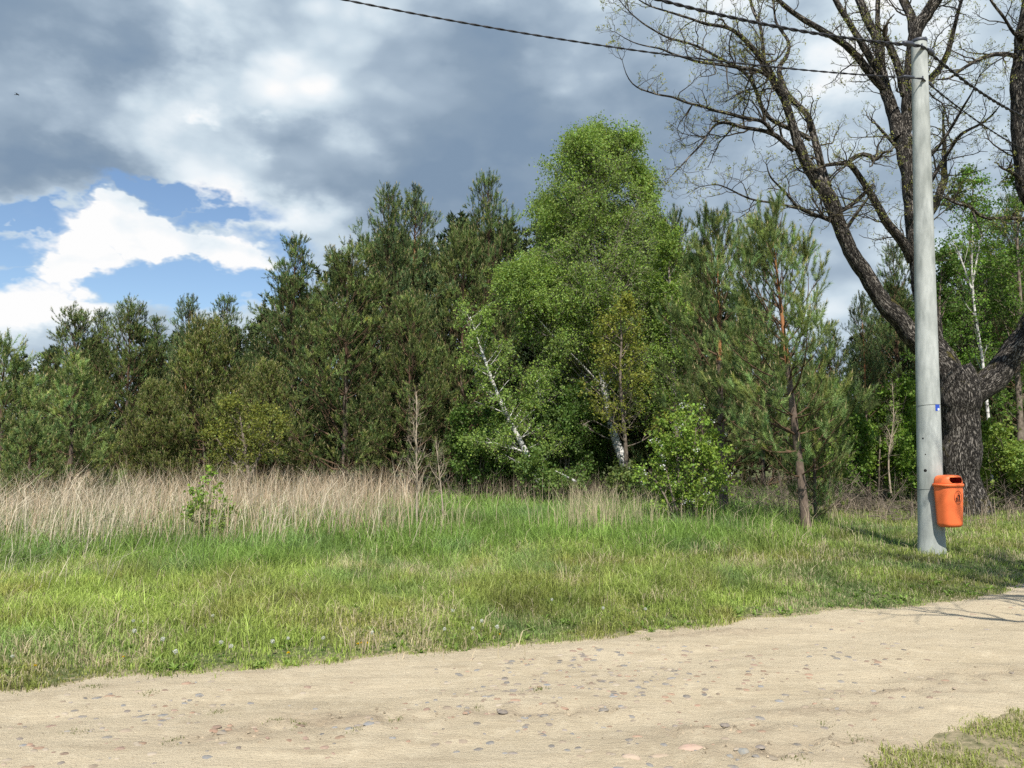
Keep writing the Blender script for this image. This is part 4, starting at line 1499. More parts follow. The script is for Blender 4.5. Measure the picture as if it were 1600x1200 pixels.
broad('birch_tree', 'thin white-stemmed birch right of the pole with bare forking twigs', 'tree', l8, [stem, sb, sc_], M_birch, (0.16, 0.28, 0.04), leaf=0.06, n1sp=0.25, l1=0.9, ang=40, up1=0.3,
      droop=-.2, n2=4, n3=3, lpt=5, seed=97, t0=0.4, twig_mat=M_birchtwig, group='birches')
# bare saplings in the meadow
for i, (pts, Y, lab) in enumerate((
        ([(652, 838), (650, 800), (653, 740), (648, 690), (654, 640), (650, 612)], 14.6, 'tall bare pale sapling standing alone in the meadow, left of two'),
        ([(693, 815), (692, 780), (686, 740), (684, 710), (681, 690)], 16.0, 'shorter bare pale sapling right of the tall one in the meadow'),
        ([(1392, 770), (1386, 715), (1398, 660), (1394, 600)], 19.0, 'crooked dead sapling left of the concrete pole'))):
    l = base_at(pts[0][0], Y)
    st_ = px_path(pts, Y, l, np.linspace(2.1, .5, len(pts)) * (0.75 if i else 1))
    broad('bare_sapling', lab, 'sapling', l, [st_], M_pale, (0.2, 0.2, 0.05), n1sp=0.09, l1=0.5, ang=34, up1=0.4, droop=.1, n2=4, n3=2, lpt=0, l3=0.14, seed=110 + i, t0=0.3, k=6,
          group='bare saplings in the meadow')

# ------------------------------------------------------------------ the oak
YO = 18.6
lo = base_at(1507, YO)
OAK = [  # (points px,py ; radius px ; depth offset start->end)
    ('T', [(1509, 835), (1507, 812), (1504, 775), (1501, 730), (1499, 680), (1497, 640), (1494, 606), (1484, 578)], [50, 40, 33.5, 31, 31, 34, 38, 32], 0, 0),
    ('V', [(1496, 620), (1478, 580), (1458, 530), (1444, 470), (1434, 400), (1427, 330), (1423, 280), (1416, 235), (1408, 205)], [34, 30, 24, 20, 18.5, 19, 19.5, 20, 20], 0, 0.7),
    ('L', [(1494, 608), (1466, 562), (1440, 535), (1410, 508), (1380, 472), (1352, 430), (1328, 393), (1312, 355), (1300, 318), (1288, 296), (1262, 262), (1246, 222), (1236, 185), (1224, 150), (1208, 124), (1194, 100), (1180, 78), (1163, 62),
            (1146, 46), (1123, 40), (1104, 38), (1076, 28), (1042, 18), (1010, 8), (985, -10)],
     [32, 27, 23, 21, 18, 16.5, 15, 14, 15, 14, 12, 10.5, 9, 8.5, 8, 7, 6, 5, 4.2, 3.6, 3.2, 2.5, 2.0, 1.6, .8], 0, -3.2),
    ('R', [(1500, 618), (1530, 604), (1562, 584), (1585, 550), (1605, 515), (1640, 460), (1655, 400), (1630, 345), (1602, 300), (1596, 240), (1592, 180), (1590, 120), (1595, 60), (1604, 0), (1608, -90)],
     [30, 22, 20, 19, 17, 16, 15, 14, 13, 12.5, 12, 11, 8.5, 7, 4], 0, -1.5),
    ('V1', [(1410, 215), (1400, 190), (1391, 160), (1380, 128), (1375, 95), (1374, 65), (1356, 33), (1342, 0), (1330, -60), (1310, -150)], [18, 15, 12.5, 12, 10.5, 9.5, 8.5, 8, 6.5, 3], 0.7, 1.3),
    ('V2', [(1412, 215), (1418, 180), (1420, 140), (1424, 100), (1428, 60), (1432, 42), (1450, 20), (1468, -8), (1495, -70), (1510, -150)], [18, 14, 13, 13, 14, 14, 13, 12, 9, 4], 0.7, 0.2),
    ('V3', [(1430, 55), (1423, 25), (1412, 0), (1400, -60), (1385, -150)], [11, 10, 9, 7, 3], 0.5, 1.4),
    ('V1a', [(1378, 118), (1362, 95), (1347, 68), (1326, 33), (1308, 5), (1285, -40), (1260, -100)], [9, 8, 7.5, 6.5, 6, 4.5, 2], 1, 0.2),
    ('V1b', [(1384, 140), (1362, 118), (1340, 88), (1322, 70), (1302, 58), (1262, 35), (1228, 12), (1205, -10), (1170, -50)], [9, 8.5, 8, 7.2, 6.8, 6, 5.2, 4, 2], 0.8, -0.8),
    ('V1c', [(1375, 70), (1371, 40), (1372, 0), (1376, -60)], [6, 5.5, 5, 2.5], 1, 1.5),
    ('V1d', [(1414, 150), (1405, 110), (1392, 75), (1383, 57)], [9, 8, 7.5, 5], 0.5, 0.1),
    ('M', [(1426, 405), (1414, 382), (1390, 353), (1369, 320), (1348, 283), (1328, 254), (1305, 256), (1286, 259)], [12, 11, 9.5, 8, 7, 6, 4.5, 3.5], 0.2, -1.2),
    ('Ma', [(1327, 252), (1336, 242), (1350, 238), (1362, 240), (1367, 250)], [5, 5, 5, 5, 4], -1, -1.3),
    ('L2', [(1293, 292), (1286, 270), (1278, 240), (1272, 212), (1262, 178), (1246, 164), (1230, 148), (1218, 118), (1216, 102), (1230, 90), (1235, 66), (1224, 52), (1211, 36), (1210, 10), (1200, -25)],
     [9, 8.5, 8, 7.5, 6.5, 6, 6, 5.5, 5, 4.2, 3.6, 3.2, 2.8, 2, 1], -1.4, -0.4),
    ('L3', [(1196, 102), (1192, 78), (1189, 42), (1174, 10), (1168, -30)], [4.5, 4.2, 3.6, 3.2, 1.6], -2, -1),
    ('A', [(1240, 235), (1214, 212), (1195, 204), (1159, 199), (1131, 189), (1116, 195), (1108, 206), (1097, 225), (1078, 244), (1062, 262), (1046, 278)], [6.5, 5, 4.4, 4, 3.4, 3, 2.5, 2.2, 1.8, 1.4, .7], -1.8, -3.0),
    ('B', [(1208, 210), (1201, 195), (1188, 187), (1161, 185), (1135, 176), (1118, 174), (1099, 166), (1072, 161), (1050, 150), (1029, 149), (1010, 142), (991, 136), (978, 119), (972, 94)],
     [5, 4.6, 4.2, 4, 3.7, 3.4, 3, 2.6, 2.4, 2.0, 1.7, 1.4, 1.1, .6], -2, -4.2),
    ('Cc', [(1266, 218), (1246, 206), (1225, 198), (1203, 187), (1189, 167), (1181, 138), (1169, 117), (1158, 108), (1142, 100), (1121, 89), (1093, 74), (1072, 66), (1044, 60), (1021, 47), (1000, 34), (978, 13), (965, -4)],
     [5.5, 5.2, 5, 4.8, 4.5, 4, 4, 3.8, 3.4, 3, 2.8, 2.5, 2.2, 1.9, 1.6, 1.2, .7], -1.5, -2.2),
    ('D', [(1200, 119), (1187, 110), (1163, 107), (1138, 103), (1110, 99), (1089, 97), (1068, 89), (1050, 85), (1034, 75), (1012, 73), (987, 66), (961, 50)], [4.5, 4, 3.8, 3.6, 3.2, 2.8, 2.6, 2.3, 1.8, 1.5, 1.2, .6], -2.1, -4),
    ('F', [(1303, 346), (1285, 340), (1269, 334), (1248, 326), (1232, 306), (1215, 288), (1202, 278), (1198, 258)], [5, 4.4, 4, 3.5, 2.8, 2.2, 1.8, 1], -1.2, -2.5),
    ('F2', [(1248, 326), (1215, 318), (1173, 312), (1148, 300), (1123, 287), (1092, 292)], [3, 2.5, 2.2, 1.8, 1.4, .6], -1.6, -3.0),
    ('G', [(1312, 375), (1330, 345), (1350, 318), (1362, 300)], [5, 4, 3, 1.5], -1, -1.6),
    ('G2', [(1364, 288), (1345, 308), (1330, 322), (1312, 330)], [3, 4.5, 4.5, 5], -1.4, -1.2),
    ('H', [(1454, 285), (1470, 255), (1488, 228), (1500, 208), (1530, 196), (1550, 182), (1562, 165)], [4.5, 4.2, 3.8, 3.4, 2.6, 2, 1], 0.6, -0.4),
    ('H2', [(1446, 250), (1462, 236), (1482, 206), (1497, 182), (1506, 165), (1520, 145), (1530, 118)], [4, 3.6, 3.2, 3, 2.4, 1.8, .8], 0.6, -0.8),
    ('I', [(1594, 92), (1575, 84), (1552, 84), (1525, 94), (1503, 108), (1482, 124), (1462, 124)], [5.5, 5, 4.6, 4, 3.4, 2.5, 1], -1.4, -2.6),
    ('I2', [(1597, 62), (1582, 52), (1570, 28), (1548, 2), (1530, -30)], [4, 3.4, 3, 2.6, 1.5], -1.4, -2.0),
    ('J', [(1601, 292), (1590, 275), (1574, 265)], [6, 4.5, 3.8], -1.4, -1.8),
    ('K', [(1628, 345), (1598, 342), (1570, 340), (1540, 342), (1522, 332), (1514, 318), (1504, 322), (1488, 316), (1470, 305)], [5.5, 4.5, 3.6, 3, 3.4, 4, 3, 2.5, 1.5], -1.2, -2.0),
    ('K2', [(1520, 330), (1524, 345), (1532, 362)], [3, 2, .8], -1.6, -1.8),
    ('N', [(1405, 235), (1394, 222), (1374, 200), (1368, 193)], [4, 3.5, 3, 2], 0.4, 0.2),
]


def build_oak():
    rng = np.random.RandomState(303)
    t = thing('oak_tree', 'huge old oak with furrowed grey trunk and mostly bare dark limbs beside the concrete pole', 'tree', lo)
    wood, twg, lf = Geo(), Geo(), Geo()
    limbs = []
    seen = []
    for (nm, pts, rad, d0, d1) in OAK:
        n = len(pts)
        if nm not in 'TVLR' and seen:
            S_ = np.concatenate(seen)
            dq = np.hypot(S_[:, 0] - pts[0][0], S_[:, 1] - pts[0][1])
            if dq.min() < 25:
                d0, d1 = S_[dq.argmin(), 2], d1 + S_[dq.argmin(), 2] - d0
        dd = np.linspace(d0, d1, n)
        if nm in 'LR':
            dd = d0 + (d1 - d0) * np.linspace(0, 1, n) ** 1.4
        P = np.array([at(p[0], p[1], YO + e) - lo for p, e in zip(pts, dd)])
        rr = np.array(rad, float) / F * (YO + dd) * (0.96 if nm in 'TR' else 0.74)
        limbs.append((nm, P, rr))
        tq = np.linspace(0, n - 1, n * 8)
        seen.append(np.stack([np.interp(tq, np.arange(n), [p[0] for p in pts]), np.interp(tq, np.arange(n), [p[1] for p in pts]), np.interp(tq, np.arange(n), dd)], 1))
    # limbs the frame cuts off or that grow towards and away from the viewer
    def limb(st, d, L, r, n=9, w=0.22, up=0.3):
        P, q = spawn(np.array([st]), np.array([d], float), np.array([L]), np.array([r]), n, w, up, rng, 0.12)
        limbs.append(('x', P[0], q[0]))
    for (px, py, e, d, L, r) in ((1640, 460, -0.8, (0.9, -0.5, 0.5), 6.5, 0.18), (1650, 400, -0.6, (0.9, 0.3, 0.6), 6, 0.16), (1602, 250, -0.6, (0.8, -0.4, 0.8), 5, 0.13),
                                 (1604, 0, -1.4, (0.2, -0.5, 1.0), 4.0, 0.1), (1595, 60, -1.4, (0.6, -0.2, 1.0), 4.0, 0.1),
                                 (1434, 400, 0.3, (0.2, 1.0, 0.6), 6, 0.15), (1420, 140, 0.6, (0.6, 0.7, 0.8), 5, 0.12), (1495, -70, 0.3, (0.7, -0.3, 0.7), 4.5, 0.12),
                                 (1510, -150, 0.3, (0.1, 0.2, 1.0), 4, 0.08), (1310, -150, 1.3, (-0.3, 0.2, 1.0), 3, 0.05), (1385, -150, 1.2, (0, 0.3, 1.0), 3, 0.07), (1468, -8, .2, (0.6, -0.7, 0.5), 5, 0.12),
                                 (1655, 400, -0.8, (0.5, -1.0, 0.35), 6.5, 0.17), (1602, 300, -0.8, (0.5, -1.0, 0.45), 5.5, 0.12)):
        limb(at(px, py, YO + e) - lo, d, L, r)
    st, dr, ln, rd = [], [], [], []
    for (nm, P, rr) in limbs:
        Q, q = resample(P, rr, 0.13)
        m = len(Q)
        amp = np.clip(q * 0.22, 0.004, 0.05)[:, None]
        Q = Q + (np.stack([fbm(np.arange(m) * 0.35, np.full(m, 3.0 + len(nm) + k_ * 7 + P[0, 0] * 3), 1, k_, 2) for k_ in range(3)], 1) - 0.5) * amp * 2
        q = q * (1 + (vn(np.arange(m) * 0.6, np.full(m, P[0, 2] * 5), 1, 4) - 0.5) * 0.16)
        big = q[0] > 0.14
        k_ = 40 if nm == 'T' else 20 if big else 9
        g_ = wood
        B0 = g_.n
        tubes(g_, Q, q, k_)
        if k_ >= 20:      # furrowed cross-section
            V = g_.V[-1].reshape(m, k_, 3)
            th = np.arange(k_)
            bulge = 1 + 0.05 * np.sin(th * 2 * np.pi / k_ * 5 + 1)[None] + 0.05 * (vn(np.arange(m)[:, None] * 0.5, th[None] * 0.8, 1, 7) - .5) * 2
            if nm == 'T':
                flare = np.clip(1 - (Q[:, 2]) / 0.45, 0, 1)[:, None]
                bulge = bulge + flare * 0.16 * (np.sin(th * 2 * np.pi / k_ * 6) > 0)[None]
            V = Q[:, None] + (V - Q[:, None]) * bulge[..., None]
            g_.V[-1] = V.reshape(-1, 3)
        # sites of side branches
        seg = np.linalg.norm(np.diff(Q, axis=0), axis=1).sum()
        if nm == 'T':
            continue
        thin = np.where(q < 0.15)[0]
        if len(thin) < 3:
            continue
        nsite = max(2, int(seg * len(thin) / m / 0.21))
        for s_ in range(nsite):
            i = thin[rng.randint(len(thin))] if len(thin) > 1 else thin[0]
            i = min(i, m - 2)
            tg = nrm(Q[i + 1] - Q[i])
            v = rng.normal(0, 1, 3)
            v[2] += 0.35
            v = nrm(v - tg * (v @ tg))
            a = math.radians(rng.uniform(30, 75))
            st.append(Q[i])
            dr.append(tg * math.cos(a) + v * math.sin(a))
            f = 1 - i / m
            L = (0.35 + 0.85 * rng.rand()) * (0.7 + 0.5 * f) * (1.0 if nm != 'x' else 1.3)
            ln.append(L)
            rd.append(min(q[i] * 0.55, 0.007 + 0.013 * L))
        if rr[-1] < 0.09:
            for _ in range(3):
                st.append(Q[-1]); dr.append(nrm(Q[-1] - Q[-3]) + rng.normal(0, .45, 3)); ln.append(rng.uniform(.3, .7)); rd.append(max(q[-1] * .8, .006))
    st, dr, ln, rd = map(np.array, (st, dr, ln, rd))
    P1, r1 = spawn(st, dr, ln, rd, 8, 0.30, 0.25, rng, 0.3)
    tubes(twg, P1, r1, 5)
    s2, d2, L2, r2, _ = children(P1, r1, ln, 0, 0.15, 1.0, 52, 0.46, 0.6, rng, 0, 0.15, spacing=0.17)
    L2 += 0.07
    P2, rr2 = spawn(s2, d2, L2, np.maximum(r2, 0.0035), 6, 0.32, 0.25, rng, 0.45)
    tubes(twg, P2, rr2, 4)
    s3, d3, L3, r3, _ = children(P2, rr2, L2, 0, 0.15, 1.0, 50, 0.5, 0.7, rng, 0, 0.15, spacing=0.10)
    L3 = L3 * 0.9 + 0.05
    P3, rr3 = spawn(s3, d3, L3, np.full(len(L3), 0.0032), 4, 0.32, 0.2, rng, 0.6)
    tubes(twg, P3, rr3, 3)
    # unfolding leaves in small clusters at the twig ends
    tips = np.concatenate([P3[:, -1], P2[:, -1], P3[:, 2]])
    tips = tips[rng.rand(len(tips)) < 0.5]
    m = 4
    ii = np.repeat(np.arange(len(tips)), m)
    leaves(lf, tips[ii] + rng.normal(0, 0.018, (len(ii), 3)), 0.036, vary((0.30, 0.31, 0.09), len(ii), rng, 0.1, 0.25), rng, 0.55)
    link('trunk', wood.mesh('oak_trunk', M_oak, True, bark=True, col=False), t)
    link('branches', twg.mesh('oak_twigs', M_twig, True, bark=True, col=False), t)
    link('leaves', lf.mesh('oak_leaves', M_leaf), t)


build_oak()


def build_roadside_tree():
    rng = np.random.RandomState(88)
    x0, y0 = 7.6, 3.0
    b = np.array([x0, y0, float(hz(np.array(x0), np.array(y0)))])
    t = thing('roadside_tree', 'bare old tree standing outside the right edge of the photo whose branches shade the verge', 'tree', b)
    wood, twg = Geo(), Geo()
    P = np.array([[0, 0, -.2], [0.05, 0, 1.2], [0, 0.1, 2.6], [0.1, 0.15, 4.2], [0.0, .2, 6.4], [0.1, .3, 9.6]])
    Q, q = resample(P, [.42, .30, .27, .22, .14, .04], 0.2)
    tubes(wood, Q, q, 14)
    st, dr, ln, rd = [], [], [], []
    for i in range(30):
        z = rng.uniform(4.6, 7.6)
        a = rng.uniform(1.7, 4.4) if i % 4 else rng.uniform(0, 6.28)
        st.append([0.05, 0.12, z]); dr.append([math.cos(a), math.sin(a), rng.uniform(.25, .8)]); ln.append(rng.uniform(2.6, 4.6)); rd.append(rng.uniform(.05, .10))
    st, dr, ln, rd = map(np.array, (st, dr, ln, rd))
    P1, r1 = spawn(st, dr, ln, rd, 9, .2, .3, rng, .2)
    tubes(wood, P1, r1, 8)
    s2, d2, L2, r2, _ = children(P1, r1, ln, 0, .25, 1, 50, .42, .6, rng, 0, .1, spacing=.33)
    P2, rr2 = spawn(s2, d2, L2, r2, 7, .25, .2, rng, .3)
    tubes(twg, P2, rr2, 5)
    s3, d3, L3, r3, _ = children(P2, rr2, L2, 0, .2, 1, 50, .45, .6, rng, 0, .1, spacing=.2)
    P3, rr3 = spawn(s3, d3, L3 + .1, np.maximum(r3, .004), 5, .28, .1, rng, .5)
    tubes(twg, P3, rr3, 3)
    link('trunk', wood.mesh('roadside_trunk', M_oak, True, bark=True, col=False), t)
    link('branches', twg.mesh('roadside_twigs', M_twig, False, bark=True, col=False), t)


build_roadside_tree()


# ------------------------------------------------------------------ concrete pole, cables
def build_pole():
    b = ground(1456, 862, 0.0)
    for _ in range(3):
        b = ground(1456, 862, float(hz(b[0], b[1])))
    b[2] = float(hz(np.array(b[0]), np.array(b[1])))
    top = at(1436, 63, b[1] + 0.02)
    t = thing('utility_pole', 'pale grey round concrete utility pole carrying two cables', 'pole', b)
    ax = top - b
    Hh = np.linalg.norm(ax)
    d = ax / Hh
    g = Geo()
    n = 60
    zz = np.linspace(-0.3, Hh, n)
    P = d[None] * zz[:, None]
    r = np.interp(zz, [0, Hh], [0.184, 0.112])
    # slight foot flare
    r = r + 0.02 * np.exp(-np.clip(zz, 0, 9) / 0.1)
    tubes(g, P, r, 40)
    # domed end
    tubes(g, d[None] * np.array([Hh, Hh + 0.006, Hh + 0.012])[:, None], [0.112, 0.10, 0.002], 40)
    m, nt = nmat('pole_concrete')
    N, L = nt.nodes, nt.links
    a = N.new('ShaderNodeAttribute'); a.attribute_name = 'bark'
    mp = N.new('ShaderNodeMapping'); mp.inputs['Scale'].default_value = (1, 1, 0.25)
    L.new(a.outputs['Vector'], mp.inputs['Vector'])
    n1 = N.new('ShaderNodeTexNoise'); n1.inputs['Scale'].default_value = 9; n1.inputs['Detail'].default_value = 7; n1.inputs['Roughness'].default_value = 0.65
    L.new(mp.outputs[0], n1.inputs['Vector'])
    n2 = N.new('ShaderNodeTexNoise'); n2.inputs['Scale'].default_value = 1.1; n2.inputs['Detail'].default_value = 5
    L.new(a.outputs['Vector'], n2.inputs['Vector'])
    cr = N.new('ShaderNodeValToRGB')
    e = cr.color_ramp.elements
    e[0].position, e[0].color = 0.28, (0.26, 0.28, 0.265, 1)
    e[1].position, e[1].color = 0.66, (0.50, 0.52, 0.49, 1)
    L.new(n1.outputs['Fac'], cr.inputs[0])
    cr2 = N.new('ShaderNodeValToRGB')
    e = cr2.color_ramp.elements
    e[0].position, e[0].color = 0.35, (0.68, 0.69, 0.67, 1)
    e[1].position, e[1].color = 0.6, (1, 1, 1, 1)
    L.new(n2.outputs['Fac'], cr2.inputs[0])
    mm = N.new('ShaderNodeMix'); mm.data_type = 'RGBA'; mm.blend_type = 'MULTIPLY'; mm.inputs[0].default_value = 1
    L.new(cr.outputs[0], mm.inputs[6]); L.new(cr2.outputs[0], mm.inputs[7])
    bs = N.new('ShaderNodeBsdfPrincipled'); bs.inputs['Roughness'].default_value = 0.85
    L.new(mm.outputs[2], bs.inputs['Base Color'])
    n3 = N.new('ShaderNodeTexNoise'); n3.inputs['Scale'].default_value = 70; n3.inputs['Detail'].default_value = 4
    L.new(a.outputs['Vector'], n3.inputs['Vector'])
    bu = N.new('ShaderNodeBump'); bu.inputs['Strength'].default_value = 0.35; bu.inputs['Distance'].default_value = 0.004
    L.new(n3.outputs['Fac'], bu.inputs['Height']); L.new(bu.outputs[0], bs.inputs['Normal'])
    o = N.new('ShaderNodeOutputMaterial'); L.new(bs.outputs[0], o.inputs[0])
    link('shaft', g.mesh('pole_shaft', m, True, bark=True, col=False), t)
    rr = lambda z: np.interp(z, [0, Hh], [0.184, 0.112])
    zof = lambda py: (863 - py) / 801 * Hh
    # seams: thin dark joint rings round the shaft
    M_seam = plain_mat('seam_dark_grey', (0.15, 0.16, 0.15), 0.9)
    for py in (642, 768):
        s = Geo()
        z = zof(py)
        th = np.linspace(0, 2 * np.pi, 41)
        ring = np.stack([np.cos(th) * (rr(z) + 0.001), np.sin(th) * (rr(z) + 0.001), z + 0.012 * np.cos(th + 1)], 1) + d * 0
        ring[:, :2] += (d[:2] * z)[None]
        tubes(s, ring, np.full(41, 0.0035), 5)
        link('seam', s.mesh('pole_seam', M_seam, True, col=False), t)
    # drilled holes: near-black discs on the shaft paint the dark inside them
    M_dark = plain_mat('painted_hole_dark', (0.012, 0.012, 0.012), 0.9)
    for (px, py, rad) in ((1442.5, 692, 0.013), (1446, 716, 0.009), (1446, 740, 0.022)):
        s = Geo()
        z = zof(py)
        cx = 1455 - (863 - py) * 0.024
        phi = math.asin(max(-0.95, min(0.95, (px - cx) / 18.0))) - 0.48
        dx_, dy_ = math.sin(phi), -math.cos(phi)
        c = np.array([d[0] * z + dx_ * rr(z), d[1] * z + dy_ * rr(z), z])
        nrml = np.array([dx_, dy_, 0.0])
        tubes(s, np.stack([c - nrml * 0.01, c + nrml * 0.0015, c + nrml * 0.002]), [rad, rad, 0.0005], 16)
        link('hole', s.mesh('pole_hole', M_dark, True, col=False), t)
    # sticker
    for nm, mat, w, h, off, dz in (('sticker', plain_mat('sticker_blue', (0.02, 0.07, 0.42), 0.4, var=0.05), 0.085, 0.095, 0.0025, 0), ('sticker_print', plain_mat('sticker_white', (0.7, 0.75, 0.8), 0.4, var=0.05), 0.04, 0.035, 0.004, -0.025)):
        s = Geo()
        z = zof(646) + dz
        ph = math.radians(22 if nm == 'sticker' else 27)
        k_ = 9
        da = w / rr(z) / 2
        aa = np.linspace(ph - da, ph + da, k_)
        V = []
        for zz_ in (z - h / 2, z + h / 2):
            for a_ in aa:
                V.append([d[0] * z + math.sin(a_) * (rr(z) + off), d[1] * z - math.cos(a_) * (rr(z) + off), zz_])
        q = [[i, i + 1, i + 1 + k_, i + k_] for i in range(k_ - 1)]
        s.add(np.array(V), q)
        link(nm, s.mesh(nm, mat, True, col=False), t)
    # top band and hooks
    M_metal = plain_mat('dark_galvanised', (0.05, 0.055, 0.07), 0.5, 0.5)
    s = Geo()
    tubes(s, d[None] * np.array([Hh - 0.055, Hh - 0.05, Hh - 0.005, Hh])[:, None], [0.112, 0.119, 0.119, 0.112], 32)
    link('top_band', s.mesh('pole_band', M_metal, True, col=False), t)
    return t, b, d, Hh, zof, rr, M_metal


pole, PB, PD, PH, zof, rof, M_metal = build_pole()
M_cable = plain_mat('black_cable', (0.018, 0.018, 0.022), 0.55, 0.4)


def cable(pts, rad, pitch, label, sag_seg):
    """two strands twisted round each other through the 3-D points"""
    g = Geo()
    Q = []
    for i in range(len(pts) - 1):
        a, b = np.array(pts[i]), np.array(pts[i + 1])
        n = max(8, int(np.linalg.norm(b - a) / (pitch / 8)))
        u = np.linspace(0, 1, n, endpoint=(i == len(pts) - 2))[:, None]
        p = a * (1 - u) + b * u
        p[:, 2] -= sag_seg[i] * 4 * (u[:, 0] * (1 - u[:, 0]))
        Q.append(p)
    Q = np.concatenate(Q)
    s = np.concatenate([[0], np.cumsum(np.linalg.norm(np.diff(Q, axis=0), axis=1))])
    T = nrm(np.gradient(Q, axis=0))
    U = nrm(np.cross(T, np.array([[0, 0, 1.0]])))
    W = np.cross(T, U)
    for k_ in range(2):
        ph = (s / pitch * 2 * np.pi + k_ * np.pi)[:, None]
        tubes(g, Q + (U * np.cos(ph) + W * np.sin(ph)) * rad, np.full(len(Q), rad * 1.02), 7)
    return tag(link('overhead_cable', g.mesh('overhead_cable', M_cable, True, col=False)), label, 'cable', 'cables on the pole')


def build_cables():
    for (pyp, lpt, rpt, rad, label, Yl, Yr, sag) in ((80, (1020, -3), (1600, 183), 0.0135, 'upper thick black twisted cable fixed near the top of the concrete pole', 10.6, 14.1, (0.10, 0.10)),
                                                (133, (530, -2), (1585, 226), 0.0075, 'lower thin black cable running from the left over the trees to the pole', 9.7, 14.1, (0.16, 0.06))):
        z = zof(pyp)
        out = rof(z) + 0.05
        fr = PB + PD * z + np.array([-0.25, -1.0, 0]) * out * 0.97
        lp = at(*lpt, Yl)
        rp = at(*rpt, Yr)
        # carry each span on past the frame
        l2 = lp + (lp - fr) / np.linalg.norm(lp - fr) * 14 + np.array([0, 0, 0.0])
        r2 = rp + (rp - fr) / np.linalg.norm(rp - fr) * 16 + np.array([0, 0, 1.2])
        cable([l2, lp, fr, rp, r2], rad, 0.34, label, (0.0, sag[0], sag[1], 0.1))
        # suspension hook and clamp: parts of the pole
        g = Geo()
        a = PB + PD * z - PB
        dv = np.array([-0.25, -1.0, 0])
        dv /= np.linalg.norm(dv)
        c = a + dv * (rof(z) - 0.02)
        e = fr - PB
        tubes(g, np.array([c, c + dv * 0.03, e + np.array([0, 0, 0.035]), e + np.array([0, 0, -0.03])]), [0.012, 0.012, 0.012, 0.01], 8, cap=True)
        link('hook', g.mesh('hook', M_metal, True, col=False), pole)
        for sgn, q in ((-1, lp), (1, rp)):
            g = Geo()
            u = (q - fr) / np.linalg.norm(q - fr)
            p0 = e + u * 0.16
            tubes(g, np.array([p0, p0 + u * 0.04, p0 + u * 0.16, p0 + u * 0.20]), [rad * 2.0, rad * 3.2, rad * 3.0, rad * 1.8], 8, cap=True)
            link('clamp', g.mesh('clamp', M_metal, True, col=False), pole)


build_cables()


